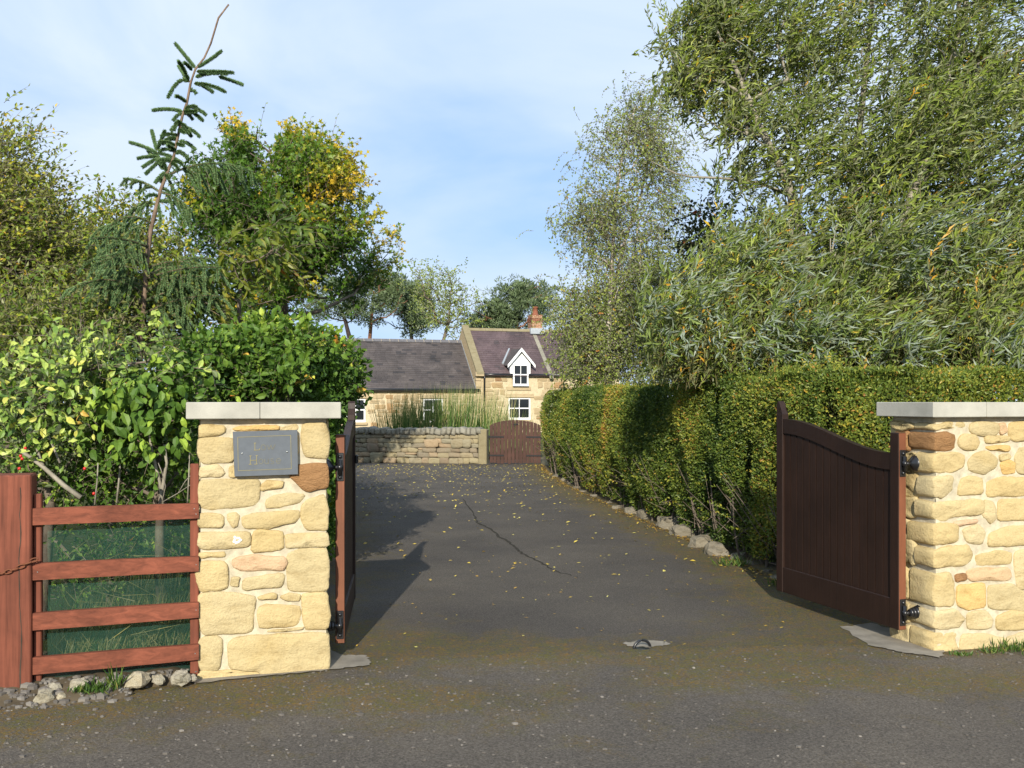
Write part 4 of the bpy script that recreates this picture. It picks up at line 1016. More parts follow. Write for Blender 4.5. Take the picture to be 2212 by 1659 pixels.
# chimney
c0, c1 = H.sz(1144, 700, MT)[0], H.sz(1168, 700, MT)[0]; ct = MT - 0.33; zt = H.sz(1155, 681, MT)[1]; zbase = MR - .1
ch = MB(); ch.box((c0 + .02, ct + .02, zbase), (c1 - .02, ct + .64, zt - .02), .01, H); ch.box((c0 + .006, ct + .006, zbase), (c1 - .006, ct + .654, zt - .02), .004, H); chim = ch.build('chimney', M['mortar_house'], h_th)
bk = MB(); z = zbase; k = 0
while z < zt - .04:
    ext = 0.03 if zt - z < .42 and zt - z > .2 else 0.0
    for (s0, s1, face) in ((c0 - ext, c1 + ext, 'f'), (ct - ext, ct + .66 + ext, 'l'), (ct - ext, ct + .66 + ext, 'r')):
        a = s0 - (k % 2) * .11
        while a < s1:
            b0, b1 = max(a, s0), min(a + .205, s1); a += .225
            if b1 - b0 < .03: continue
            if face == 'f': bk.box((b0, ct - ext, z), (b1, ct + .06, z + .058), .004, H, rng.uniform(0, 1))
            elif face == 'l': bk.box((c0 - ext, b0, z), (c0 + .06, b1, z + .058), .004, H, rng.uniform(0, 1))
            else: bk.box((c1 - .06, b0, z), (c1 + ext, b1, z + .058), .004, H, rng.uniform(0, 1))
    z += .077; k += 1
tag(bk.build('brick', M['brick'], chim), kind='stuff')
pc = H.p((c0 + c1) / 2, MT, 0)
MB().lathe(pc + ZZ * (zt - .02), ZZ, [(0, .2), (.05, .17), (.12, .15), (.4, .135), (.41, .165), (.47, .165), (.48, .12)], 14).build('chimney_pot', M['terracotta'], chim, True)
MB().box((c0 - .08, ct - .14, MR - .16), (c1 + .1, ct - .005, MR + .12), .01, H).build('flashing', M['lead'], chim)
MB().box((c0 - .03, ct - .03, zbase - .1), (c1 + .03, ct + .7, MR + .16), .01, H).build('flashing', M['lead'], chim)

# ------------------------------------------------------------------ rocks
def rock_mesh(sd, n=8, m=6, rough=0.22, flat=0.6):
    V = []
    for j in range(m + 1):
        ph = math.pi * j / m
        for i in range(n):
            th_ = 2 * math.pi * i / n
            d = np.array([math.sin(ph) * math.cos(th_), math.sin(ph) * math.sin(th_), math.cos(ph)])
            d2 = np.sign(d) * np.abs(d) ** 0.75
            r_ = 1 + rough * (mnoise.noise(Vector(d * 1.3) + Vector((sd * 3.1, 0, 0))) * 1.4 + 0.6 * mnoise.noise(Vector(d * 3.3) + Vector((0, sd * 2.7, 0))))
            V.append(d2 * r_ * 0.5)
    Q = []
    for j in range(m):
        for i in range(n): Q.append([j * n + i, (j + 1) * n + i, (j + 1) * n + (i + 1) % n, j * n + (i + 1) % n])
    return V, Q
ROCK = []
for i in range(6):
    V, Q = rock_mesh(i + 1, 12, 8, 0.3); ROCK.append(raw_mesh('rock', V, None, Q, np.zeros(len(V)), False))
def put_rock(loc, size, label, mat, group, name='rock', rz=None):
    me = ROCK[rng.integers(6)].copy(); me.materials.clear(); me.materials.append(M[mat])
    o = link(name, me); o.location = [float(c) for c in loc]; o.scale = size; o.rotation_euler = (rng.normal(0, .15), rng.normal(0, .15), rng.uniform(0, 6) if rz is None else rz)
    return tag(o, label, 'rock', group)
# edging rocks at the foot of the right hedge
EDG = [((1358, 1110), .20, 'small pale edging rock at the hedge foot, farthest of the big pair'), ((1392, 1120), .27, 'brownish grey edging rock just behind the largest pale ones'), ((1440, 1142), .33, 'broad pale grey edging rock below a gap in the hedge'), ((1478, 1158), .30, 'angular pale grey edging rock with a flat top under the hedge'),
       ((1512, 1182), .28, 'long low grey edging rock under the dark hollow of the hedge'), ((1545, 1200), .24, 'low mossy edging rock sunk in the verge of the drive')]
for (p, s, lab) in EDG:
    g = ground(*p); put_rock(g + [0.02, 0.02, s * .13], (s * 1.15, s * .8, s * .62), lab, 'edge_rock', 'edging rocks along the drive')
for k in range(16):
    y = 8.5 + k * 0.85 if k > 5 else 8.3 + k * .42
    s = rng.uniform(.07, .2); put_rock((edge_x(y) + rng.uniform(0.0, .14), y + rng.uniform(-.2, .2), s * rng.uniform(-.05, .12)), (s * rng.uniform(1, 1.7), s, s * rng.uniform(.4, .8)), 'small half buried edging stone at the foot of the clipped hedge', 'edge_rock', 'small edging stones along the drive')
FST = [((298, 1458), .105, 'rounded cream boulder under the lowest rail, nearest the middle'), ((390, 1462), .085, 'round olive boulder against the fence stile by the pillar'), ((343, 1460), .06, 'small yellowish stone between the two round boulders'), ((170, 1474), .085, 'pale wedge shaped stone under the netting'),
       ((248, 1466), .055, 'small ochre stone left of the cream boulder'), ((118, 1485), .055, 'little white stone next to the thick red post'), ((95, 1520), .085, 'white rounded stone lying out on the tarmac by the post'), ((130, 1517), .05, 'small white chip stone right of the white rounded stone'), ((415, 1466), .045, 'grey pebble at the foot of the pillar'), ((218, 1468), .05, 'grey stone behind the weeds at the fence foot')]
for (p, s, lab) in FST: put_rock((LF.p(LF.sz(p[0], p[1], -.10)[0], -.09 - .03 * (s > .08), .03 + s * .30) if p[1] < 1500 else ground(*p) + [0, 0.02, s * .33]), (s * 1.15, s, s * .85), lab, 'moss_stone', 'stones at the foot of the fence')
# loose chippings on the tarmac
mb = MB(); tpl = []
for i in range(5):
    V, Q = rock_mesh(40 + i, 6, 3, 0.3); tpl.append((np.array(V), Q))
cnt = 0
while cnt < 2600:
    x, y = rng.uniform(-3.2, 4.2), rng.uniform(3.0, 6.4)
    if y > gate_line(x): continue
    dens = 0.25 + 0.75 * math.exp(-max(0, (x + 1.2)) / 1.5)
    if rng.random() > dens: continue
    V, Q = tpl[rng.integers(5)]; s = rng.gamma(3, 0.0022) + .003; a = rng.uniform(0, 6.28); c, sn = math.cos(a), math.sin(a)
    W = np.stack([(V[:, 0] * c - V[:, 1] * sn) * s * 1.3, (V[:, 0] * sn + V[:, 1] * c) * s, V[:, 2] * s * .6], 1) + [x, y, .004 + s * .15]
    mb.add(W, None, Q, rng.uniform(0, 1)); cnt += 1
m, nt, out = mat_new('chippings'); a = N(nt, 'ShaderNodeAttribute', attribute_name='tint'); r = ramp(nt, [(0, (0.085, 0.077, 0.067)), (0.6, (0.135, 0.12, 0.103)), (0.93, (0.16, 0.145, 0.125)), (1, (0.26, 0.235, 0.20))]); nt.links.new(a.outputs['Fac'], r.inputs['Fac']); finish(nt, out, r.outputs['Color'], .9, None, .15); M['chip'] = m
for k in range(380):
    a, t = rng.uniform(-1.2, -.02), rng.uniform(-.30, .02)
    if a > -.34 and t < -.09: continue
    V, Q = tpl[rng.integers(5)]; s = rng.gamma(2.5, .006) + .005
    mb.add(V * [s * 1.3, s, s * .7] + LF.p(a, t, .062 * min(1, max(0, (t + .27) / .24)) + .003), None, Q, rng.choice([.2, .5, .8, .95]))
tag(mb.build('gravel', M['chip']), kind='stuff')

# ------------------------------------------------------------------ foliage tools
def unit(A): return A / (np.linalg.norm(A, axis=-1, keepdims=True) + 1e-9)
class Leaves:
    def __init__(s): s.V, s.T, s.t, s.n = [], [], [], 0
    def add(s, P, D, Nv, L, W, tint, shape='d4', fold=0.22, curl=0.12):
        n = len(P)
        if n == 0: return
        L = np.broadcast_to(np.asarray(L, float), (n,))[:, None]; W = np.broadcast_to(np.asarray(W, float), (n,))[:, None]
        D = unit(D); S = unit(np.cross(D, Nv)); U = np.cross(S, D)
        if shape == 'd4':
            vs = [P, P + D * L * .45 + S * W * .5 + U * fold * W, P + D * L - U * curl * L, P + D * L * .45 - S * W * .5 + U * fold * W]
            T = np.array([[0, 1, 2], [0, 2, 3]])
        elif shape == 'd8':
            m1, m2 = P + D * L * .33 + U * .02 * L, P + D * L * .68 - U * curl * .35 * L
            vs = [P, m1 + S * W * .42 + U * fold * W * .5, m1 - S * W * .42 + U * fold * W * .5, m1, m2 + S * W * .40 + U * fold * W * .5, m2 - S * W * .40 + U * fold * W * .5, m2, P + D * L - U * curl * L]
            T = np.array([[0, 1, 3], [0, 3, 2], [3, 1, 4], [3, 4, 6], [2, 3, 6], [2, 6, 5], [6, 4, 7], [5, 6, 7]])
        elif shape == 'lobe':        # three pointed lobes, like a maple leaf
            vs = [P, P + D * L * .35 + S * W * .18, P + D * L * .62 + S * W * .55 - U * .06 * L, P + D * L * .62 + S * W * .16, P + D * L - U * curl * L, P + D * L * .62 - S * W * .16, P + D * L * .62 - S * W * .55 - U * .06 * L, P + D * L * .35 - S * W * .18]
            T = np.array([[0, 1, 7], [1, 2, 3], [7, 5, 6], [1, 3, 5], [1, 5, 7], [3, 4, 5]])
        else:                        # 'needle' / blade: one triangle
            vs = [P - S * W * .5, P + S * W * .5, P + D * L - U * curl * L]; T = np.array([[0, 1, 2]])
        k = len(vs)
        V = np.stack(vs, 1).reshape(-1, 3)
        s.V.append(V); s.T.append((T[None] + (np.arange(n) * k)[:, None, None]).reshape(-1, 3) + s.n); s.n += n * k
        s.t.append(np.repeat(np.broadcast_to(np.asarray(tint, float), (n,)), k))
    def build(s, name, mat, parent=None):
        return link(name, raw_mesh(name, np.concatenate(s.V), np.concatenate(s.T), None, np.concatenate(s.t)), mat, parent)
def rnd(n): return unit(rng.normal(size=(n, 3)))
def blob_pts(blobs, n, power=0.30):
    """blobs: (px, py, rx, ry, distance, depth radius) -> n points inside, biased outward"""
    w = np.array([b[2] * b[3] * (b[6] if len(b) > 6 else 1) for b in blobs], float); ix = rng.choice(len(blobs), n, p=w / w.sum())
    B = np.array([b[:6] for b in blobs], float)[ix]
    C = np.stack([(B[:, 0] - CX) / FPX * B[:, 4], B[:, 4], EYE - (B[:, 1] - HY) / FPX * B[:, 4]], 1)
    Rr = np.stack([B[:, 2] / FPX * B[:, 4], B[:, 5], B[:, 3] / FPX * B[:, 4]], 1)
    u = rnd(n) * rng.uniform(0, 1, (n, 1)) ** power
    P = C + u * Rr; P[:, 2] = np.maximum(P[:, 2], 0.05)
    return P, u
def keep_noise(P, sc, thr):
    m = np.array([mnoise.noise(Vector(p) * sc) for p in P]); return m > thr, m
def to_px(P): return CX + P[:, 0] / P[:, 1] * FPX, HY - (P[:, 2] - EYE) / P[:, 1] * FPX
def sprays(lv, B, Dr, ln, nl, bend, L, W, tint, spread=0.9, fwd=0.8, up=0.5, shape='d4', twig=None, twig_r=0.003, jitter=0.25, curl=0.12, fold=.22, tip_only=0.0):
    """little twigs with leaves set alternately along them"""
    m = len(B); Dr = unit(Dr); ln = np.broadcast_to(np.asarray(ln, float), (m,))
    bend = np.broadcast_to(np.asarray(bend, float), (m, 3))
    a = unit(np.cross(Dr, rng.normal(size=(m, 3))))
    t = tip_only + (1 - tip_only) * (np.arange(nl) + .5) / nl
    t = t[None] + rng.uniform(-.4, .4, (m, nl)) / nl
    Pp = B[:, None] + (Dr[:, None] * t[..., None] + bend[:, None] * (t ** 2)[..., None]) * ln[:, None, None]
    tg = unit(Dr[:, None] + 2 * bend[:, None] * t[..., None])
    sgn = np.where(np.arange(nl) % 2, 1, -1)[None, :, None]
    side = unit(np.cross(tg, np.cross(tg, a[:, None]) * sgn) * sgn)
    side = unit(a[:, None] * sgn + 0.7 * rng.normal(size=(m, nl, 3)))
    D = unit(tg * fwd + side * spread + jitter * rng.normal(size=(m, nl, 3)) + bend[:, None] * 0.6)
    Nv = unit(rng.normal(size=(m, nl, 3)) * 0.8 + np.array([0, -0.25, up]))
    tt = np.broadcast_to(np.asarray(tint, float).reshape(-1, 1), (m, nl)) + rng.normal(0, .07, (m, nl))
    Ls = L * rng.uniform(.65, 1.2, (m, nl))
    lv.add(Pp.reshape(-1, 3), D.reshape(-1, 3), Nv.reshape(-1, 3), Ls.ravel(), (Ls * W / L).ravel(), np.clip(tt, 0, 1).ravel(), shape, fold, curl)
    if twig is not None:
        ts = np.array([0, .35, .7, 1.0]); q = B[:, None] + (Dr[:, None] * ts[None, :, None] + bend[:, None] * (ts ** 2)[None, :, None]) * ln[:, None, None]
        e1 = a; e2 = unit(np.cross(Dr, a)); th_ = np.arange(3) * 2.094
        ring = (np.cos(th_)[None, :, None] * e1[:, None] + np.sin(th_)[None, :, None] * e2[:, None])
        rr = twig_r * np.array([1, .8, .6, .3])
        V = (q[:, :, None] + ring[:, None] * rr[None, :, None, None]).reshape(-1, 3)
        base = (np.arange(m) * 12)[:, None]; Q = []
        for i in range(3):
            for j in range(3):
                k = (j + 1) % 3; Q.append([i * 3 + j, i * 3 + k, (i + 1) * 3 + k, (i + 1) * 3 + j])
        Q = (np.array(Q)[None] + (np.arange(m) * 12)[:, None, None]).reshape(-1, 4)
        twig.add(V, None, Q)
def skeleton(mb, trunk, r0, r1, att, rmin=0.006, n=6, up=0.25, kink=0.08, bias=0.25, power=0.42, ntrunk=10):
    """trunk polyline, then each attractor is joined to the nearest part of what has grown so far"""
    T = np.array(trunk, float); rt = np.linspace(r0, r1, len(T)); mb.tube(T, rt, max(n, 7))
    L = np.linspace(0, len(T) - 1, ntrunk * 2); nodes = [np.array([np.interp(x, np.arange(len(T)), T[:, i]) for i in range(3)]) for x in L][ntrunk // 2:]
    parent = [max(i - 1, -1) for i in range(len(nodes))]; cnt = [0] * len(nodes); nt_ = len(nodes)
    cost = [np.linalg.norm(x - T[0]) * bias for x in nodes]
    d0 = np.array([min(np.linalg.norm(a - x) for x in nodes) for a in att]); paths = []
    for ai in np.argsort(d0):
        a = att[ai]; A = np.array(nodes); dv = a - A
        d = np.linalg.norm(dv, axis=1); pen = np.where(dv[:, 2] < 0.15 * d, 0.5 * d, 0)
        j = int(np.argmin(d + pen + np.array(cost)))
        p0 = nodes[j]; dd = d[j]; k = max(2, min(6, int(dd / 0.35) + 1)); idx = [j]; prev = j
        for q in range(1, k + 1):
            f = q / k; p = p0 + (a - p0) * f + np.array([0, 0, -up * dd * f * (1 - f)]) + rng.normal(0, kink * dd / k, 3) * (q < k)
            nodes.append(p); parent.append(prev); cnt.append(0); cost.append(cost[j] + bias * dd * f); prev = len(nodes) - 1; idx.append(prev)
        paths.append(idx)
        q = prev
        while q >= nt_: cnt[q] += 1; q = parent[q]
    for idx in paths:
        rr = [min(rmin * max(cnt[i], 1) ** power, r0 * .6) if i >= nt_ else min(rmin * max(cnt[idx[1]], 1) ** power * 1.1, r0 * .6) for i in idx]
        mb.tube([nodes[i] for i in idx], rr, n if rr[0] > rmin * 2 else 4, cap=False)

# leaf colours
LM = {}
LM['maple'] = m_leaf('maple leaf', [(0, (0.032, 0.062, 0.012)), (.35, (0.058, 0.110, 0.016)), (.55, (0.105, 0.15, 0.020)), (.72, (0.20, 0.185, 0.02)), (.88, (0.33, 0.26, 0.024)), (1, (0.38, 0.24, 0.028))], transl=.3)
LM['willow'] = m_leaf('willow leaf', [(0, (0.045, 0.064, 0.014)), (.4, (0.115, 0.145, 0.030)), (.72, (0.19, 0.215, 0.055)), (.88, (0.26, 0.25, 0.06)), (.95, (0.42, 0.26, 0.03)), (1, (0.36, 0.19, 0.03))], under=(0.215, 0.245, 0.11), transl=.28)
LM['silver'] = m_leaf('silver backed willow leaf', [(0, (0.05, 0.075, 0.028)), (.5, (0.10, 0.13, 0.05)), (1, (0.16, 0.19, 0.08))], under=(0.27, 0.32, 0.24), transl=.2)
LM['birch'] = m_leaf('birch leaf', [(0, (0.080, 0.105, 0.028)), (.5, (0.16, 0.19, 0.056)), (.8, (0.23, 0.245, 0.08)), (.93, (0.36, 0.26, 0.05)), (1, (0.30, 0.12, 0.03))], under=(0.27, 0.29, 0.17), transl=.3)
LM['dark'] = m_leaf('dark tree leaf', [(0, (0.018, 0.026, 0.012)), (.5, (0.035, 0.045, 0.018)), (.85, (0.05, 0.035, 0.02)), (1, (0.16, 0.04, 0.02))], transl=.2)
LM['hedge'] = m_leaf('clipped hedge leaf', [(0, (0.026, 0.048, 0.012)), (.35, (0.070, 0.096, 0.023)), (.6, (0.13, 0.150, 0.036)), (.78, (0.21, 0.19, 0.04)), (.88, (0.28, 0.20, 0.04)), (.95, (0.20, 0.085, 0.03)), (1, (0.27, 0.14, 0.05))], transl=.25, spec=.3)
LM['big'] = m_leaf('broad hedge leaf', [(0, (0.030, 0.060, 0.014)), (.35, (0.062, 0.112, 0.024)), (.6, (0.115, 0.17, 0.034)), (.8, (0.22, 0.29, 0.055)), (.93, (0.40, 0.38, 0.09)), (1, (0.38, 0.14, 0.04))], transl=.32, spec=.28, rough=.5)
LM['pale'] = m_leaf('pale shrub leaf', [(0, (0.05, 0.095, 0.026)), (.35, (0.12, 0.18, 0.045)), (.6, (0.23, 0.285, 0.075)), (.82, (0.34, 0.37, 0.13)), (.94, (0.37, 0.34, 0.10)), (1, (0.40, 0.25, 0.08))], under=(0.19, 0.24, 0.11), transl=.3, spec=.4)
LM['cherry'] = m_leaf('bronzing cherry leaf', [(0, (0.035, 0.060, 0.014)), (.45, (0.085, 0.115, 0.022)), (.75, (0.16, 0.155, 0.03)), (.9, (0.19, 0.12, 0.03)), (1, (0.25, 0.09, 0.03))], transl=.35)
LM['spruce'] = m_leaf('spruce needle', [(0, (0.038, 0.070, 0.042)), (.5, (0.080, 0.130, 0.076)), (.85, (0.135, 0.195, 0.105)), (1, (0.17, 0.15, 0.08))], transl=.1, rough=.5)
LM['pine'] = m_leaf('pine needle', [(0, (0.034, 0.048, 0.032)), (.5, (0.075, 0.098, 0.064)), (.85, (0.12, 0.15, 0.098)), (1, (0.16, 0.18, 0.09))], transl=.1)
LM['edge'] = m_leaf('yellowing tree leaf', [(0, (0.045, 0.075, 0.014)), (.4, (0.11, 0.15, 0.024)), (.7, (0.23, 0.225, 0.035)), (.9, (0.36, 0.28, 0.035)), (1, (0.40, 0.24, 0.03))], under=(0.22, 0.235, 0.07), transl=.3)
LM['straw'] = m_leaf('grass blade', [(0, (0.025, 0.055, 0.012)), (.4, (0.060, 0.10, 0.024)), (.7, (0.17, 0.15, 0.065)), (1, (0.26, 0.22, 0.12))], transl=.25)
LM['fallen'] = m_leaf('fallen leaf', [(0, (0.13, 0.07, 0.025)), (.4, (0.27, 0.15, 0.04)), (.75, (0.38, 0.27, 0.05)), (1, (0.42, 0.36, 0.15))], transl=.1)
GREENUP = np.array([0, 0, 1.0])

M['inner'] = m_plain('dark hedge core with painted shade', (0.035, 0.040, 0.018), 0.95, 0.05, var=.5, scale=25, bmp=1.0, bscale=40)  # solid hedge core, its dark colour stands for the shade between leaves
# ------------------------------------------------------------------ clipped hedges on the right
def hedge(name, line, height, top_w, n, leafsize, label, patches, low=0.07, hollow=0.42, bulge=0.085, group='clipped hedges on the right', core=True, stems=True):
    """line: foot of the visible face from far to near; the face looks to the left of the walking direction reversed"""
    Lp = np.array(line, float); seg = np.linalg.norm(np.diff(Lp, axis=0), axis=1); cum = np.concatenate([[0], np.cumsum(seg)]); tot = cum[-1]
    def foot(a): return np.stack([np.interp(a, cum, Lp[:, 0]), np.interp(a, cum, Lp[:, 1])], -1)
    def nrm(a):
        d = foot(np.minimum(a + .3, tot)) - foot(np.maximum(a - .3, 0)); d = d / np.linalg.norm(d, axis=-1, keepdims=True)
        return np.stack([d[..., 1], -d[..., 0]], -1)
    mid = foot(np.array([tot / 2]))[0]
    th = thing(name, (mid[0], mid[1], 0), label, 'hedge', group)
    # more leaves where nearer
    aa = np.linspace(0, tot, 200); w = 1 / np.maximum(np.linalg.norm(foot(aa), axis=1), 6) ** 1.5; cw = np.cumsum(w); cw /= cw[-1]
    lv = Leaves()
    for part_, frac in (('face', .72), ('top', .28)):
        m = int(n * frac); a = np.interp(rng.uniform(0, 1, m), cw, aa)
        f, nn = foot(a), nrm(a); dist = np.linalg.norm(f, axis=1)
        sz = leafsize * (1 + 0.03 * np.maximum(dist - 8, 0))
        H_ = np.array([height(x) + .085 * mnoise.fractal(Vector((x * .9, len(label), 0)), 1.0, 2.0, 3) for x in a])
        if part_ == 'face':
            z = low + (H_ - low) * rng.uniform(0, 1, m) ** 0.9
            pos = np.stack([f[:, 0], f[:, 1], z], 1)
            nz = np.array([mnoise.fractal(Vector((p[0], p[1], p[2])) * 1.4, 1.0, 2.0, 3) for p in pos])
            zz_ = np.clip(z / H_, 0, 1); prof = 0.16 * np.minimum(zz_ * 2.2, 1) - 0.12 * np.clip((zz_ - .86) / .14, 0, 1) ** 2 - 0.10
            off = prof + bulge * nz - np.minimum(rng.exponential(0.055, m), .35)
            keep = rng.random(m) < np.clip(1.1 - 1.2 * (nz < -hollow) - 0.9 * np.clip(0.30 - zz_, 0, 1) / .30 * (nz < 0.12), 0, 1)
            out_n = np.concatenate([nn, np.full((m, 1), .25)], 1)
        else:
            t = rng.uniform(0, top_w, m) ** 1.0; nz = np.array([mnoise.fractal(Vector((x[0], x[1] + tt_, 5.)) * 1.6, 1.0, 2.0, 3) for x, tt_ in zip(f, t)])
            z = H_ + 0.05 * nz - np.minimum(rng.exponential(.03, m), .2) - 0.10 * np.clip((0.10 - t) / .1, 0, 1) ** 2
            pos = np.stack([f[:, 0], f[:, 1], z], 1); off = 0.03 - t; keep = np.ones(m, bool); out_n = np.concatenate([nn * .3, np.ones((m, 1))], 1)
        pos[:, :2] += nn * off[:, None]
        big_ = np.array([mnoise.noise(Vector((x * .55, 7.7, zq * .5))) for x, zq in zip(a, z)]); tint = 0.38 + 0.20 * nz + .50 * big_ + rng.normal(0, .17, m)
        for (pa, pw, amt, zlo, zhi) in patches:
            tint += amt * np.exp(-((a - pa) / pw) ** 2) * ((z > zlo) & (z < zhi)) * rng.uniform(.3, 1, m)
        tint += (rng.random(m) < .05) * .4
        D = unit(out_n + 0.9 * rng.normal(size=(m, 3)))
        k = keep
        lv.add(pos[k], D[k], unit(out_n + .7 * rng.normal(size=(m, 3)))[k], (sz * rng.uniform(.7, 1.35, m))[k], (sz * rng.uniform(.45, .75, m))[k], np.clip(tint, 0, 1)[k])
    ms = int(tot * 30); a = np.interp(rng.uniform(0, 1, ms), cw, aa); f, nn = foot(a), nrm(a); up_ = rng.random(ms) < .55; t_ = rng.uniform(0, .5, ms)
    Pq = np.stack([f[:, 0], f[:, 1], np.where(up_, np.array([height(x) for x in a]) - .03, rng.uniform(.3, 1.6, ms))], 1); Pq[:, :2] += nn * np.where(up_, -t_, .0)[:, None]
    sprays(lv, Pq, unit(np.concatenate([nn * np.where(up_, .2, 1)[:, None], np.where(up_, 1., .3)[:, None]], 1) + .35 * rnd(ms)), rng.uniform(.08, .24, ms), 8, (0, 0, .0), .036, .02, .5 + .2 * rng.normal(size=ms), .9, .8, .5)
    lv.build('foliage', LM['hedge'], th)
    tw = MB(); ns = int(tot * 7)
    for i in range(ns):
        a = np.array([rng.uniform(0, tot)]); f, nn = foot(a)[0], nrm(a)[0]; q = f - nn * rng.uniform(.05, .25); top = f - nn * rng.uniform(-.03, .25) + rng.normal(0, .08, 2)
        tw.tube([(*q, 0), (*((q + top) / 2 + rng.normal(0, .03, 2)), .3), (*top, rng.uniform(.5, 1.0))], [.012, .009, .004], 5, cap=False)
        for k in range(2):
            e = f + nn * rng.uniform(-.02, .12) + rng.normal(0, .12, 2); tw.tube([(*((q + top) / 2), rng.uniform(.1, .5)), (*e, rng.uniform(.2, .9))], [.005, .002], 4, cap=False)
    tag(tw.build('stems', M['bark'], th), kind='stuff')
    if core:  # dark solid filling, inner shade of the hedge put into its colour
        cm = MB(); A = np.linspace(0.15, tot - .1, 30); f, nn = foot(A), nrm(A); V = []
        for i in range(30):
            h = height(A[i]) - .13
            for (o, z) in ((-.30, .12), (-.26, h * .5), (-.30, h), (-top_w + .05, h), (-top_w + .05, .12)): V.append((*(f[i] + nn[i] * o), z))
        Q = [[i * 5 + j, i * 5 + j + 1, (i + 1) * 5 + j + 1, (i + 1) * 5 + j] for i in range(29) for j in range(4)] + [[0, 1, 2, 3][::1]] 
        Q.append([29 * 5, 29 * 5 + 1, 29 * 5 + 2, 29 * 5 + 3]); cm.add(V, None, Q); cm.build('shade_core', M['inner'], th)
    return th
line1 = [(0.82, 24.4), (0.80, 21.9), (1.02, 18.4), (1.57, 14.06), (1.99, 11.2), (2.34, 8.6), (2.44, 7.75)]
hedge('hedge', [tuple(p) for p in line1][::1], lambda a: 1.745 if a < 13.4 else 1.745 + min((a - 13.4) / .8, 1) * .055, 0.85, 175000, 0.029,
      'long clipped hedge lining the right side of the tarmac drive', [(9.5, .25, .34, 0, 1.7), (11.2, .2, .25, 0, 1.3), (12.9, .5, .22, 0.5, 1.8), (13.8, .35, .30, .9, 1.9), (4.0, 3.5, -.06, 0, 2), (14.6, .9, -.12, 0, 1.0)])
hedge('hedge', [(2.50, 7.75), (3.2, 7.95), (4.35, 8.32)], lambda a: 1.785, 0.8, 46000, 0.029,
      'clipped hedge rising behind the right hand stone wall and its grey cap', [(1.0, .6, .12, 0, 2)], hollow=.75)
# far end face of the drive hedge, towards the picket gate, is closed by the core and these leaves
lv = Leaves(); m = 2500
P = np.stack([rng.uniform(.85, 1.65, m), 24.4 + rng.exponential(.05, m), rng.uniform(.1, 1.74, m)], 1)

# ------------------------------------------------------------------ willow on the right
def gapcull(P, sc, thr, seed=0.0):
    nz = np.array([mnoise.noise(Vector((p[0] * sc + seed, p[1] * sc, p[2] * sc))) for p in P]); return P[nz > thr], nz
wb = [(1495, 120, 55, 75, 12, .6, 2), (1475, 215, 38, 55, 12, .5, 2), (1530, 55, 60, 40, 12, .6, 2), (1560, 300, 70, 70, 11.9, .7), (1545, 150, 105, 125, 12, 1.0), (1700, 120, 190, 150, 12.3, 1.5), (1900, 110, 220, 170, 12.3, 1.6), (2130, 130, 200, 160, 12.5, 1.6), (1650, 330, 130, 120, 11.8, 1.2), (1850, 370, 240, 170, 12, 1.8), (2110, 420, 230, 180, 12, 1.8),
      (1900, 590, 330, 140, 11.2, 1.5), (1610, 600, 130, 110, 11.5, 1.0), (1500, 735, 130, 80, 11.0, .8), (1750, 745, 250, 90, 10.6, 1.0), (2060, 720, 260, 120, 10.8, 1.2), (2300, 480, 160, 320, 11.5, 1.5), (1900, -120, 360, 150, 12.4, 1.8), (2300, 0, 200, 250, 12.5, 1.6)]
base = at(1830, 900, 12.2); base[2] = 0
wth = thing('willow_tree', base, 'huge windblown willow with long grey green leaves behind the right hedge', 'tree', 'trees around the garden')
att, _ = blob_pts(wb, 330, .5)
mb = MB()
tr1 = [base + (0, 0, -.05), at(1850, 800, 11.6), at(1895, 640, 11.4), at(1960, 450, 11.3), at(2020, 290, 11.35), at(2050, 150, 11.7), at(2085, 20, 12.4), at(2095, -120, 12.5)]
tr2 = [base + (-.1, .1, 0), at(1800, 790, 12.2), at(1745, 560, 11.9), at(1700, 390, 11.8), at(1640, 270, 11.75), at(1590, 150, 11.9), at(1545, 60, 12.0)]
tr3 = [base + (.05, .2, 0), at(1830, 700, 12.5), at(1835, 450, 12.7), at(1860, 250, 12.8), at(1880, 60, 12.8), at(1890, -120, 12.8)]
gx_, gy_ = to_px(att)
sel = np.where(gx_ > 1930, 0, np.where(gx_ < 1760, 1, 2))
for k, tr in enumerate((tr1, tr2, tr3)): skeleton(mb, tr, .075, .02, att[sel == k], .007, 6, -.08, .10, .15)
arm = [at(1700, 420, 12.2), at(1640, 395, 12), at(1560, 385, 11.9), at(1490, 382, 11.8), at(1460, 375, 11.7), at(1410, 350, 11.6)]; mb.tube(arm, np.linspace(.022, .004, 6), 6)
lv, tw = Leaves(), MB()
wb += [(1500, 790, 130, 55, 10.8, .5, 3.5), (1720, 790, 180, 60, 10.8, .6, 3.5), (1980, 780, 180, 65, 10.8, .6, 3), (2180, 780, 120, 70, 10.8, .6, 2.5), (2190, 830, 70, 50, 9.3, .4), (2280, 840, 90, 90, 9.3, .5)]
idx = rng.integers(0, len(att), 6200); B = att[idx] + rng.normal(0, .17, (6200, 3)); extra, _ = blob_pts(wb, 4600, .28); B = np.concatenate([B, extra])
B, nz = gapcull(B, 1.05, -.24, 4.0); m = len(B); px_, py_ = to_px(B)
hole = (np.hypot((px_ - 1478) / 60, (py_ - 430) / 95) < 1) | (np.hypot((px_ - 2140) / 55, (py_ - 300) / 22) < 1) | (np.hypot((px_ - 2180) / 40, (py_ - 90) / 40) < 1); B = B[~hole]; m = len(B); px_, py_ = to_px(B)
wind = np.array([.85, 0, .12])
Dr = unit(np.array([0, 0, .75]) + .7 * rnd(m) + np.array([.30, -.1, 0])); lowf = np.clip((py_ - 480) / 300, 0, 1)
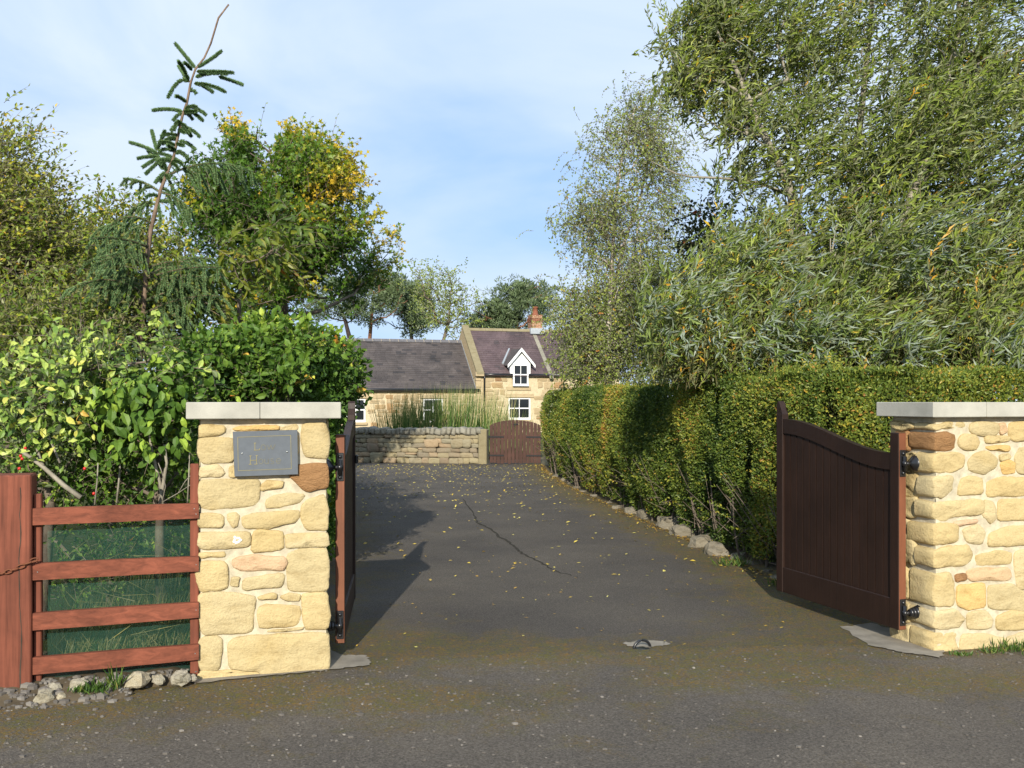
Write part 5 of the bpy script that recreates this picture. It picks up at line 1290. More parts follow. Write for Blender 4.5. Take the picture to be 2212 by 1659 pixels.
tint = .40 + .10 * rng.normal(size=m) + .14 * np.sin(px_ / 90) * np.cos(py_ / 70) + (rng.random(m) < .05 + .12 * lowf) * .5
tint += .12 * rng.normal(size=m)
cl = np.array([mnoise.noise(Vector(p) * .8) for p in B]); tint += .22 * cl
kt = rng.random(m) < .45
for kk, twm in ((kt, tw), (~kt, None)):
    q = int(kk.sum()); sprays(lv, B[kk], Dr[kk], rng.uniform(.35, .8, q), 17, wind * rng.uniform(.0, .75, (q, 1)) + np.array([0, 0, -.25]) * rng.uniform(0, 1, (q, 1)) + .12 * rng.normal(size=(q, 3)), (.098), .0265, tint[kk], .6, 1.0, .45, 'd4', twm, .0028, .22)
lowb = [(1480, 770, 110, 70, 10.9, .5), (1640, 760, 130, 85, 10.9, .5), (1820, 750, 130, 95, 10.9, .5), (2000, 750, 130, 95, 10.9, .5), (2170, 760, 100, 95, 10.9, .5), (1560, 815, 160, 35, 10.5, .4), (1850, 810, 240, 40, 10.5, .4), (2150, 820, 110, 45, 10.3, .4)]
B3, _ = blob_pts(lowb, 2600, .33); q = len(B3)
sprays(lv, B3, unit(np.array([.1, -.15, .9]) + .45 * rnd(q)), rng.uniform(.35, .7, q), 14, np.array([.25, 0, -.1]) * rng.uniform(0, 1, (q, 1)), .085, .020, .36 + .16 * rng.normal(size=q) + (rng.random(q) < .22) * .52, .65, .9, .7, 'd4', tw, .003, .2)
for k in range(16):
    x_ = rng.uniform(1560, 2200); p_ = at(x_, 900, 11.2) * (1, 1, 0); q_ = at(x_ + rng.uniform(-20, 140), rng.uniform(380, 620), 11.4); mb.tube([p_, p_ + (q_ - p_) * .5 + rng.normal(0, .05, 3), q_], [.022, .016, .006], 5)
# long silver sprays low down in front, turned by the wind
B2, _ = blob_pts([(2180, 815, 70, 40, 9.2, .3), (2230, 840, 60, 60, 9.0, .3), (1480, 690, 110, 90, 10.0, .4), (1700, 720, 180, 80, 9.9, .4), (1950, 770, 150, 50, 9.7, .3), (2180, 760, 80, 60, 9.6, .3), (1600, 560, 120, 60, 10.4, .4), (2000, 560, 200, 80, 10.3, .4)], 330, .5); m = len(B2)
slv = Leaves(); B2 = B2[rng.random(m) < .75]; m = len(B2); sprays(slv, B2, unit(np.array([-.35, -.5, .3]) + .6 * rnd(m)), rng.uniform(.35, .6, m), 12, np.array([.5, 0, -.1]), .125, .024, .5 + .2 * rng.normal(size=m), .6, 1, -.3, 'd4', None, .003, .2); slv.build('silver_sprays', LM['silver'], wth)
mb.build('trunk', M['bark_pale'], wth, True); M['shoot'] = m_plain('green brown willow shoot', (0.20, 0.17, 0.08), .8, .1); tag(tw.build('twigs', M['shoot'], wth), kind='stuff'); lv.build('crown', LM['willow'], wth)

# dark leaved tree in the gap between birch and willow
db = [(1530, 520, 55, 110, 15, .7), (1560, 640, 90, 90, 15, .8), (1650, 520, 90, 80, 15.5, .8), (1460, 690, 60, 60, 15, .6), (1800, 600, 200, 120, 15.5, .9), (2080, 600, 200, 120, 15.5, .9)]
dth = thing('dark_tree', at(1560, 990, 15) * (1, 1, 0), 'dark purplish tree standing in the gap between birch and willow', 'tree', 'trees around the garden')
att, _ = blob_pts(db, 90, .5); mb = MB(); skeleton(mb, [at(1560, 1000, 15) * (1, 1, 0), at(1555, 800, 15), at(1545, 650, 15), at(1530, 480, 15)], .08, .02, att, .006, 5); mb.build('trunk', M['bark_dark'], dth, True)
lv = Leaves(); B = np.concatenate([att[rng.integers(0, 90, 1900)] + rng.normal(0, .2, (1900, 3)), blob_pts(db, 900)[0]]); B, _ = gapcull(B, 1.2, -.3); m = len(B)
sprays(lv, B, unit(rnd(m) + (0, 0, .3)), .3, 9, (.15, 0, -.1), .075, .040, .4 + .2 * rng.normal(size=m), .9, .8, .5); lv.build('crown', LM['dark'], dth)

# birch
bb = [(1380, 270, 55, 70, 20, .8), (1400, 240, 60, 50, 20.3, .7), (1350, 340, 90, 80, 20, 1.0), (1420, 350, 60, 110, 20.4, .9), (1290, 440, 75, 65, 19.8, .9), (1390, 480, 90, 90, 20, 1.1), (1260, 490, 50, 50, 19.7, .6), (1330, 590, 100, 80, 19.8, 1.1)]
bl = [(1290, 700, 115, 90, 19.3, 1.2), (1380, 720, 100, 110, 19.2, 1.0), (1240, 690, 65, 80, 19.6, .8), (1290, 790, 100, 55, 19.0, .9), (1440, 640, 70, 90, 19.2, .7), (1490, 780, 90, 60, 18.5, .8)]
bth = thing('birch_tree', at(1308, 960, 20) * (1, 1, 0), 'slender white stemmed birch with small hanging leaves, left of the willow', 'tree', 'trees around the garden')
att, _ = blob_pts(bb, 170, .5); att2, _ = blob_pts(bl, 90, .5); mb = MB()
skeleton(mb, [at(1308, 960, 20) * (1, 1, 0), at(1310, 820, 18.9), at(1316, 690, 19.0), at(1322, 560, 19.8), at(1330, 430, 20), at(1345, 330, 20), at(1372, 230, 20)], .075, .012, np.concatenate([att, att2]), .006, 5, -.12, .08)
skeleton(mb, [at(1318, 650, 20.1), at(1350, 520, 20.2), at(1385, 420, 20.3), at(1410, 300, 20.3), at(1425, 230, 20.3)], .04, .01, att[:40] + (.1, .1, 0), .005, 5, -.12)
M['bark_birch'] = m_plain('white birch bark', (0.46, 0.40, 0.34), 0.8, 0.15, var=.4, scale=10)
mb.build('trunk', M['bark_birch'], bth, True); lv, tw = Leaves(), MB()
B = np.concatenate([att[rng.integers(0, len(att), 2600)] + rng.normal(0, .22, (2600, 3)), blob_pts(bb, 700)[0]]); B, _ = gapcull(B, .9, -.22, 2.); m = len(B)
sprays(lv, B, unit(rnd(m) + (.1, 0, .2)), rng.uniform(.3, .6, m), 8, np.array([.30, 0, -.45]), .058, .036, .45 + .16 * rng.normal(size=m), .8, .7, .3, 'd4', tw, .0035)
bl += [(1500, 740, 80, 80, 17.5, .7), (1470, 810, 110, 40, 17, .6)]
B = np.concatenate([att2[rng.integers(0, len(att2), 2600)] + rng.normal(0, .28, (2600, 3)), blob_pts(bl, 2600)[0]]); B, _ = gapcull(B, 1.1, -.4, 8.); m = len(B)
sprays(lv, B, unit(rnd(m) + (0, 0, .2)), rng.uniform(.25, .45, m), 9, np.array([.15, 0, -.25]), .056, .038, .42 + .2 * rng.normal(size=m) + (rng.random(m) < .08) * .35, .9, .7, .4, 'd4', tw, .003)
tag(tw.build('twigs', M['bark'], bth), kind='stuff'); lv.build('crown', LM['birch'], bth)

# ------------------------------------------------------------------ maple turning yellow
mbk = [(590, 480, 140, 170, 18.00, 1.8), (555, 355, 60, 75, 18.00, 1.1), (470, 480, 80, 120, 18.25, 1.2), (650, 370, 75, 70, 18.00, 1.2), (705, 400, 55, 66, 17.67, 1.1), (730, 490, 58, 85, 17.59, 1.2), (625, 575, 105, 85, 17.75, 1.5), (530, 640, 110, 75, 17.84, 1.5), (690, 540, 70, 70, 17.59, 1.0), (848, 522, 22, 22, 20.8, .3, 1.6), (815, 550, 22, 26, 20.6, .3, 1.6), (790, 588, 26, 14, 20.4, .3, 1.3), (850, 575, 24, 9, 20.8, .25, 1.5),
       (745, 622, 50, 22, 20.0, .5), (655, 640, 45, 26, 17.2, .5), (530, 310, 26, 45, 18.00, .5, 2), (792, 465, 20, 26, 17.51, .4, 1), (645, 320, 18, 40, 18.00, .35, 2), (590, 325, 16, 42, 18.00, .35, 2), (440, 420, 40, 50, 18.00, .6), (728, 360, 22, 26, 17.84, .4, 1)]
mth = thing('maple_tree', at(620, 1000, 18.00) * (1, 1, 0), 'round maple turning from green to orange yellow, left of the house', 'tree', 'trees around the garden')
att, _ = blob_pts(mbk, 260, .5); mb = MB()
skeleton(mb, [at(620, 1000, 18.00) * (1, 1, 0), at(620, 860, 18.00), at(615, 700, 18.00), at(605, 560, 18.00), at(595, 420, 18.00)], .14, .035, att, .009, 6, .05, .08)
mb.tube([at(610, 690, 17.9), at(690, 672, 18.6), at(765, 635, 19.8), at(800, 590, 20.4), at(845, 540, 20.8)], [.045, .035, .022, .014, .007], 6)
mb.build('trunk', M['bark'], mth, True); lv, tw = Leaves(), MB()
B = np.concatenate([att[rng.integers(0, 260, 5200)] + rng.normal(0, .17, (5200, 3)), blob_pts(mbk, 1900, .22)[0]]); B, nz = gapcull(B, 1.0, -.36, 6.)
m = len(B); px_, py_ = to_px(B)
tint = .22 + .10 * rng.normal(size=m) + .50 * np.clip((px_ - 560) / 210 + (430 - py_) / 420 + .0, 0, 1) * np.clip((640 - py_) / 160, 0, 1) + .25 * np.clip((340 - py_) / 70, 0, 1)
cl = np.array([mnoise.noise(Vector(p) * 1.3) for p in B]); tint += .42 * cl + .40 * (cl > .36)
tint = np.where((px_ > 800), .62 + .22 * rng.normal(size=m) + .3 * np.clip((570 - py_) / 60, -.8, .6), tint)
sprays(lv, B, unit(rnd(m) + (.1, 0, .9)), rng.uniform(.2, .42, m), 7, (.08, 0, -.08), .098, .094, tint, .9, .7, .6, 'lobe', tw, .004)
for (a, b) in ((557, 240), (655, 270), (712, 265), (715, 290), (640, 262), (690, 300), (520, 285)):
    q = at(a, b + 70, 18)[None]; sprays(lv, q, np.array([[.1, 0, 1.]]), .75, 8, (.1, 0, 0), .08, .06, np.array([.6]), .7, .9, .5, 'lobe', tw, .006)
tag(tw.build('twigs', M['bark'], mth), kind='stuff'); lv.build('crown', LM['maple'], mth)

# ------------------------------------------------------------------ pines beyond the house
def pine(label, foot, d, trunk, blobs, n=900, bark='bark_pine', tr=.22):
    th = thing('pine_tree', foot, label, 'tree', 'pines behind the farmhouse')
    att, u = blob_pts(blobs, 45, .5); mb = MB(); skeleton(mb, [np.array(foot)] + trunk, tr, tr * .35, att, .025, 5, .15, .16, .3)
    mb.build('trunk', M[bark], th, True); lv = Leaves()
    C = np.concatenate([att[rng.integers(0, 45, int(n * .75))] + rng.normal(0, 1, (int(n * .75), 3)) * (.55, .55, .28), blob_pts(blobs, n // 3)[0]]); m = len(C)
    C, _ = gapcull(C, .6, -.08, d); m = len(C)
    k = 12; P = np.repeat(C, k, 0); D = unit(rng.normal(size=(m * k, 3)) + (0, 0, .6))
    tint = np.repeat(.40 + .17 * rng.normal(size=m), k) + .35 * np.clip(D[:, 2], -.5, 1) * .4
    lv.add(P + .1 * D, D, rnd(m * k), rng.uniform(.22, .42, m * k), .065, np.clip(tint, 0, 1)); lv.build('crown', LM['pine'], th)
pine('leftmost forked pine with dark leaning limbs, behind the low wing', at(755, 868 + 49, 70) * (1, 1, 0), 70, [at(757, 800, 70), at(755, 730, 70), at(745, 690, 70), at(728, 650, 70)], [(735, 635, 65, 32, 70, 2), (700, 660, 45, 30, 70, 1.6), (765, 660, 30, 35, 70, 1.3), (770, 610, 30, 22, 70, 1.2)], 700, 'bark_dark', .25)
pine('straight orange stemmed pine behind the middle of the low wing', at(797, 917, 72) * (1, 1, 0), 72, [at(797, 800, 72), at(798, 740, 72), at(803, 680, 72), at(808, 630, 72)], [(820, 620, 50, 28, 72, 1.8), (845, 650, 45, 30, 72, 1.6), (800, 660, 30, 24, 72, 1.2), (785, 700, 28, 18, 72, 1.0), (850, 610, 30, 20, 72, 1)], 800)
pine('bushy low pine just above the ridge of the low wing', at(890, 915, 75) * (1, 1, 0), 75, [at(890, 800, 75), at(890, 740, 75), at(886, 700, 75), at(882, 640, 75)], [(885, 700, 50, 32, 75, 2), (870, 640, 50, 38, 75, 2), (900, 660, 45, 40, 75, 1.6), (840, 700, 30, 20, 75, 1.2)], 1100, 'bark_dark')
pine('broad pine spreading behind the chimney of the farmhouse', at(1110, 915, 68) * (1, 1, 0), 68, [at(1112, 800, 68), at(1115, 720, 68), at(1118, 660, 68), at(1120, 620, 68)], [(1115, 628, 42, 20, 68, 1.6), (1060, 670, 60, 26, 68, 2.2), (1120, 670, 65, 34, 68, 2.2), (1035, 695, 40, 20, 68, 1.6), (1165, 650, 50, 35, 68, 1.8), (1090, 700, 80, 20, 68, 2)], 1500)
th = thing('thin_tree', at(960, 915, 66) * (1, 1, 0), 'thin half bare tree with airy yellowish leaves, between the pines', 'tree', 'trees around the garden')
ab = [(935, 600, 35, 28, 66, 1.0), (975, 615, 38, 30, 66, 1.0), (1010, 640, 38, 30, 66, 1.0), (950, 660, 40, 50, 66, 1.2), (985, 690, 35, 40, 66, 1.0), (920, 640, 25, 50, 66, .8), (900, 590, 24, 18, 66, .7)]
att, _ = blob_pts(ab, 70, .5); mb = MB(); skeleton(mb, [at(955, 915, 66) * (1, 1, 0), at(955, 800, 66), at(958, 735, 66), at(970, 690, 66), at(972, 640, 66)], .2, .04, att, .022, 5, 0, .12); mb.build('trunk', M['bark'], th, True)
lv = Leaves(); B = att[rng.integers(0, 70, 620)] + rng.normal(0, .45, (620, 3)); m = len(B); sprays(lv, B, rnd(m), .7, 7, (.1, 0, 0), .17, .10, .45 + .15 * rng.normal(size=m)); lv.build('crown', LM['birch'], th)

# ------------------------------------------------------------------ young spruce on the left
SD = 9.0
sth = thing('spruce_tree', at(303, 1238, SD) * (1, 1, 0), 'young spruce with a tall bent leader and whorls of blue green shoots', 'tree', 'trees around the garden')
def z2(x, y): return (230.4 + x * .2778, y * .2778)
tp = [z2(950, 35), z2(870, 140), z2(810, 340), z2(760, 450), z2(690, 540), z2(655, 640), z2(625, 800), z2(590, 900), z2(555, 1060), z2(520, 1230), z2(480, 1320), z2(420, 1480), z2(390, 1600), (325, 500), (318, 560), (312, 640), (303, 740), (300, 900), (300, 1238)]
tw = [at(x, y, SD) for x, y in tp]; tw[-1][2] = -.05
mb = MB(); mb.tube(tw, np.interp(np.arange(len(tw)), [0, 3, 5, 9, 12, 16, 18], [.008, .009, .011, .013, .018, .026, .034]), 8); mb.build('trunk', M['bark_spruce'], sth, True)
lv, br = Leaves(), MB()
def shoot(pts, nd=760, nl=.032, r=.003, tint=.45):
    nd = nd * 1.6
    P = np.array(pts, float); m = len(P); br.tube(P, np.linspace(r * 1.4, r * .7, m), 5, cap=False)
    seg = np.concatenate([[0], np.cumsum(np.linalg.norm(np.diff(P, axis=0), axis=1))]); n = int(nd * seg[-1] / .2)
    s = rng.uniform(0, seg[-1], n); q = np.stack([np.interp(s, seg, P[:, i]) for i in range(3)], 1)
    k = np.clip(np.searchsorted(seg, s) - 1, 0, m - 2); t = unit(np.diff(P, axis=0))[k]
    rad = unit(np.cross(t, rnd(n))); D = unit(t * .75 + rad * .75)
    f = s / seg[-1]
    lv.add(q, D, rnd(n), nl * rng.uniform(.7, 1.1, n) * np.where(f > .93, .8, 1), .0075, np.clip(tint + .18 * rng.normal(size=n) + .25 * rad[:, 2], 0, 1), 'needle', curl=.05)
def zshoot(a, b, arch_=0.0, dz=0.0, **kw):
    p, q = at(*z2(*a), SD), at(*z2(*b), SD + dz); mid = (p + q) / 2 + ZZ * arch_; shoot([p, (p + mid) / 2 + ZZ * arch_ * .25, mid, (q + mid) / 2 + ZZ * arch_ * .25, q], **kw)
for a, b, ar, dz in (((690, 530), (535, 340), 0, .0), ((665, 550), (605, 490), .01, -.1), ((640, 630), (558, 478), .02, -.15), ((640, 640), (562, 515), .0, .1), ((640, 635), (478, 758), .07, -.05), ((700, 525), (892, 398), -.01, .05), ((700, 558), (985, 566), .005, -.1), ((690, 600), (935, 575), .02, .15),
                     ((870, 595), (1058, 660), .005, .1), ((680, 650), (920, 712), .02, -.1), ((700, 650), (826, 716), .01, .1), ((622, 798), (540, 748), .01, -.1), ((592, 866), (360, 858), .015, 0), ((640, 825), (772, 892), .012, .05), ((612, 850), (745, 936), .015, -.1), ((582, 970), (525, 1008), .05, -.08), ((582, 990), (722, 1062), .025, 0),
                     ((560, 1012), (605, 1032), .005, -.12), ((548, 1080), (436, 1118), .03, -.05), ((560, 1095), (688, 1162), .02, .05), ((545, 1118), (598, 1132), .0, -.1), ((540, 1170), (475, 1130), 0, -.1), ((548, 1168), (630, 1234), .01, 0), ((600, 870), (700, 865), 0, -.12)): zshoot(a, b, ar, dz)
for k in range(22):
    y_ = rng.uniform(190, 470); x_ = np.interp(y_, [p_[1] for p_ in tp], [p_[0] for p_ in tp]); o_ = at(x_, y_, SD); sg = 1 if k % 2 else -1; l_ = rng.uniform(.07, .17) * (.7 + .6 * (y_ - 190) / 280)
    d_ = unit(np.array([sg * rng.uniform(.4, 1), rng.normal(0, .6), rng.uniform(-.5, .35)])); shoot([o_, o_ + d_ * l_ * .4 + ZZ * .01, o_ + d_ * l_ * .75, o_ + d_ * l_ - ZZ * .02])
# the first big whorl: left upright spray, right long arm, lower left arm, lower right arm
for a, b, ar in (((475, 1335), (385, 1190), -.01), ((395, 1190), (182, 1108), .01), ((390, 1170), (352, 1018), 0), ((395, 1165), (452, 1018), 0), ((395, 1188), (585, 1268), .015), ((390, 1215), (245, 1232), .005), ((400, 1230), (282, 1300), .005), ((400, 1260), (305, 1352), .0), ((440, 1320), (370, 1200), .0), ((470, 1340), (380, 1420), .02), ((360, 1225), (325, 1170), 0), ((470, 1345), (440, 1240), 0)): zshoot(a, b, ar, rng.normal(0, .06))
def arm_spray(a, b, arch_, subs, sl, droop, dz=0.0, nd=300, t0=.15):
    p, q = at(*a, SD), at(*b, SD + dz); n = 9; P = [p + (q - p) * i / n + ZZ * arch_ * 4 * (i / n) * (1 - i / n) for i in range(n + 1)]
    shoot(P, nd, .026, .006, .42); Pn = np.array(P)
    for k in range(subs):
        f = t0 + (1 - t0) * (k + .5) / subs; i = f * n; o = np.array([np.interp(i, np.arange(n + 1), Pn[:, c]) for c in range(3)])
        sd_ = (1 if k % 2 else -1); d = unit((q - p) * .6 / np.linalg.norm(q - p) + np.cross(unit(q - p), ZZ) * sd_ * .8 + np.array([0, 0, -droop]) + rng.normal(0, .15, 3))
        l = sl * (1 - .45 * f) * rng.uniform(.7, 1.1); shoot([o, o + d * l * .5 + ZZ * .01, o + d * l + ZZ * -droop * l * .3], nd, .026, .003, .58)
arm_spray(z2(478, 1362), z2(1130, 1335), .09, 16, .34, .75)
arm_spray(z2(470, 1370), z2(530, 1490), 0, 3, .1, .5)
arm_spray(z2(412, 1492), z2(135, 1390), .03, 8, .18, .6)
arm_spray(z2(412, 1492), z2(660, 1640), .03, 10, .28, .8)
arm_spray(z2(395, 1600), z2(190, 1660), .06, 6, .16, .7)
arm_spray(z2(400, 1560), z2(420, 1700), 0.0, 4, .12, .5)
for k in range(28):
    y = rng.uniform(480, 770); x = np.interp(y, [444, 500, 640, 760], [339, 325, 312, 303]); f = (y - 444) / 300; sg = 1 if k % 2 else -1
    ln = rng.uniform(80, 140) + 90 * f; arm_spray((x, y), (x + sg * ln * rng.uniform(.5, 1.1), y - rng.uniform(-20, 45)), rng.uniform(.02, .10), int(8 + 4 * f), .26 + .1 * f, .75, rng.normal(0, .55), 260)
tag(br.build('branches', M['bark_spruce'], sth, True), kind='stuff'); lv.build('crown', LM['spruce'], sth)

# ------------------------------------------------------------------ broadleaf trees and shrubs of the left garden
def shrub(name, label, cat, foot, trunk, blobs, natt, nspray, leaf, L, W, spl, nl, bend, tintf, shape='d4', bark='bark', tr=.04, thr=-.35, sc=1.1, dirb=(0, 0, .4), sig=.2, group=None, up=.5, twr=.003, spread=.9, fwd=.8, curl=.12, dens=.35):
    th = thing(name, foot * np.array([1, 1, 0]), label, cat, group); att, _ = blob_pts(blobs, natt, .5); mb = MB(); trunk = [np.array(foot) * (1, 1, 0)] + trunk
    skeleton(mb, trunk, tr, tr * .35, att, .0045, 5, .0, .1); mb.build('trunk', M[bark], th, True); lv, tw = Leaves(), MB()
    B = np.concatenate([att[rng.integers(0, natt, nspray)] + rng.normal(0, sig, (nspray, 3)), blob_pts(blobs, int(nspray * dens))[0]]); B, nz = gapcull(B, sc, thr, len(label)); m = len(B)
    px, py = to_px(B); sprays(lv, B, unit(rnd(m) * .8 + np.array(dirb)), spl * rng.uniform(.7, 1.3, m), nl, bend, L, W, tintf(px, py, m), spread, fwd, up, shape, tw, twr, curl=curl)
    tag(tw.build('twigs', M[bark], th), kind='stuff'); lv.build('crown', leaf, th); return th, att
shrub('yellowing_tree', 'feathery yellow green tree blown sideways at the far left edge', 'tree', at(20, 1100, 10.5), [at(20, 800, 10.5), at(25, 600, 10.5), at(25, 470, 10.5), at(15, 390, 10.5)],
      [(20, 580, 95, 120, 10.5, .8), (40, 480, 65, 75, 10.4, .6), (0, 400, 45, 70, 10.5, .5), (75, 560, 45, 100, 10.3, .5), (-90, 500, 100, 190, 10.6, .8), (-5, 320, 20, 40, 10.5, .25), (80, 440, 25, 35, 10.4, .25), (60, 680, 110, 80, 10.3, .7)], 120, 2900, LM['edge'], .058, .031, .36, 9, (.35, 0, .05), lambda x, y, m: .44 + .16 * rng.normal(size=m) + .1 * (y < 450) + (rng.random(m) < .08) * .3, dirb=(.5, 0, .45), group='trees around the garden')
shrub('garden_bush', 'tall yellow flecked bush filling the gap behind the spruce', 'bush', at(230, 1100, 13), [at(230, 900, 13), at(225, 700, 13), at(220, 550, 13)],
      [(230, 600, 90, 110, 13, .9), (180, 530, 50, 60, 13, .6), (270, 500, 40, 50, 13.2, .5), (320, 600, 60, 90, 13.2, .7), (130, 620, 80, 90, 13, .8), (380, 640, 70, 80, 13.4, .7), (205, 475, 22, 35, 13, .3)], 110, 1500, LM['edge'], .075, .04, .32, 8, (.1, 0, -.1), lambda x, y, m: .42 + .2 * rng.normal(size=m) + (rng.random(m) < .1) * .4, group='shrubs of the left garden')
shrub('cherry_tree', 'small cherry with drooping bronze green leaves above the left hedge', 'tree', at(520, 1150, 9.2), [at(520, 850, 9.2), at(515, 700, 9.2), at(520, 610, 9.2)],
      [(560, 560, 75, 55, 9.1, .35), (500, 620, 85, 70, 9.2, .5), (600, 540, 45, 35, 9.0, .25), (450, 650, 60, 50, 9.3, .4), (540, 670, 60, 40, 9.1, .3)], 45, 190, LM['cherry'], .115, .042, .3, 7, (.25, 0, -.3), lambda x, y, m: .5 + .17 * rng.normal(size=m), 'd8', dirb=(.25, -.1, .25), group='trees around the garden', sig=.13, curl=.25, twr=.003)
shrub('olive_bush', 'dull olive bush low behind the pale shrub at the left', 'bush', at(90, 1150, 8.8), [at(90, 900, 8.8), at(100, 750, 8.8)],
      [(60, 700, 110, 60, 8.8, .6), (200, 720, 120, 60, 8.9, .6), (100, 800, 140, 80, 8.7, .6), (300, 740, 100, 60, 9.0, .5), (330, 680, 90, 50, 9.3, .5), (-60, 760, 100, 130, 8.8, .6)], 80, 1300, LM['edge'], .06, .028, .28, 8, (.12, 0, -.05), lambda x, y, m: .25 + .2 * rng.normal(size=m), group='shrubs of the left garden')
# the mixed hedge behind the left pillar
def leafset(matname, tints, L, W):
    out_ = []
    for t in tints:
        l = Leaves(); l.add(np.zeros((1, 3)), np.array([[0, 1., 0]]), np.array([[0, 0, 1.]]), L, W, t, 'd8', rng.uniform(.15, .4), rng.uniform(.05, .3))
        me = raw_mesh('leaf', l.V[0], l.T[0], None, l.t[0]); me.materials.append(LM[matname]); out_.append(me)
    return out_
def single_leaves(th, meshes, P, D, Nv, sc):
    D = unit(D); S = unit(np.cross(D, Nv)); U = np.cross(S, D)
    for i in range(len(P)):
        m = Matrix(((S[i][0], D[i][0], U[i][0], P[i][0]), (S[i][1], D[i][1], U[i][1], P[i][1]), (S[i][2], D[i][2], U[i][2], P[i][2]), (0, 0, 0, 1))) @ Matrix.Scale(float(sc[i]), 4)
        link('leaf', meshes[rng.integers(len(meshes))], None, th, m)
hth = thing('mixed_hedge', at(600, 1200, 7.6) * (1, 1, 0), 'bulging mixed hedge of broad glossy leaves behind the left pillar', 'hedge')
lv, tw = Leaves(), MB()
hb = [(480, 790, 90, 60, 7.5, .35), (600, 755, 95, 62, 7.9, .35), (690, 790, 75, 68, 8.6, .35), (735, 830, 40, 75, 9.1, .25), (560, 820, 110, 50, 7.5, .3), (748, 800, 26, 50, 9.2, .25)]
hfill = [(480, 900, 90, 90, 7.8, .4), (640, 870, 110, 100, 8.2, .4), (725, 900, 30, 75, 9.1, .25), (560, 990, 180, 120, 8.2, .4)]
B, _ = blob_pts(hb, 1500, .22); B = B[~((to_px(B)[0] < 700) & (to_px(B)[1] > 848))]; m = len(B); px_, py_ = to_px(B)
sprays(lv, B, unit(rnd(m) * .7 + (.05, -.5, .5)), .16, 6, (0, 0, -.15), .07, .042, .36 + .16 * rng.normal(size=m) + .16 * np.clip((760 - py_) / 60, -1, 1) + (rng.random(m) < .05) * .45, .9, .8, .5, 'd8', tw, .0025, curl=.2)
B, _ = blob_pts(hb, 1100, .3); B = B[to_px(B)[1] < 868]; m = len(B); sprays(lv, B, unit(rnd(m) + (0, -.3, .4)), .12, 7, (0, 0, 0), .032, .022, .38 + .2 * rng.normal(size=m), .9, .8, .5, 'd4', tw, .002)
# its flank running back along the drive, and its shaded inside
m = 9000; y = 8.9 + 13 * rng.uniform(0, 1, m) ** 1.4; x = np.interp(y, [8.9, 10, 14, 20, 22], [-1.50, -1.75, -2.6, -4.4, -5.2]); z = rng.uniform(.15, 2.05, m) 
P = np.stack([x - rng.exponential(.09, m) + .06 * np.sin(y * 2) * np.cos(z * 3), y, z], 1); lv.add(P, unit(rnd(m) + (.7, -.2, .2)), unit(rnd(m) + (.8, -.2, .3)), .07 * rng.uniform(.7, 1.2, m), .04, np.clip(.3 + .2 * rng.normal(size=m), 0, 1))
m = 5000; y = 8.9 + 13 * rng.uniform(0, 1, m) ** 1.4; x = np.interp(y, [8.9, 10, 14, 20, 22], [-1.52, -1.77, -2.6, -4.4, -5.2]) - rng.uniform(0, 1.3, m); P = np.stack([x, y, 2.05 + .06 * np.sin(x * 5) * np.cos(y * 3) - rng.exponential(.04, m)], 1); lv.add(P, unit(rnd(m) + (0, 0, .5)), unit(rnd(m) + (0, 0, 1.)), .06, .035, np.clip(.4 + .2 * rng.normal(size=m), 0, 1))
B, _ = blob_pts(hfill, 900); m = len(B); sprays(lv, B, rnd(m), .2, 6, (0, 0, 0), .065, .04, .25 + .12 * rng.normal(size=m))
sk = MB()
for k in range(26):
    p = at(rng.uniform(420, 690), 900, 7.9 + rng.uniform(-.2, .5)); q = p + np.array([rng.normal(-.1, .12), -.2, 0]); sk.tube([p * (1, 1, 0), (p + q) / 2 * (1, 1, .55), q * (1, 1, 1) + ZZ * rng.uniform(0, .4)], [.016, .011, .005], 5, cap=False)
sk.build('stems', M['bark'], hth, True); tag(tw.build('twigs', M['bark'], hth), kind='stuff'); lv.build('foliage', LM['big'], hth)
cm = MB(); V = []  # solid core behind the flank, coloured dark in place of shade
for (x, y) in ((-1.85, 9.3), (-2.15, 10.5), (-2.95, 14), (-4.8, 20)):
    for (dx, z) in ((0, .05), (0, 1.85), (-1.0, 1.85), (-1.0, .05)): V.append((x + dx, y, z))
cm.add(V, None, [[i * 4 + j, i * 4 + j + 1, (i + 1) * 4 + j + 1, (i + 1) * 4 + j] for i in range(3) for j in range(3)] + [[0, 1, 2, 3]]); cm.build('shade_core', M['inner'], hth)
P, u = blob_pts([b[:5] + (b[5] * .9,) for b in hb], 900, .08); k = (u[:, 1] < -.15) & (to_px(P)[1] < 872); P, u = P[k][:290], u[k][:290]; m = len(P)
single_leaves(hth, leafset('big', (.25, .35, .42, .5, .58, .66, .8, .97), 1.0, .58), P, rnd(m) * .7 + (.1, -.35, -.35), unit(rnd(m) * .7 + (0, -.8, .6)), rng.uniform(.055, .10, m))

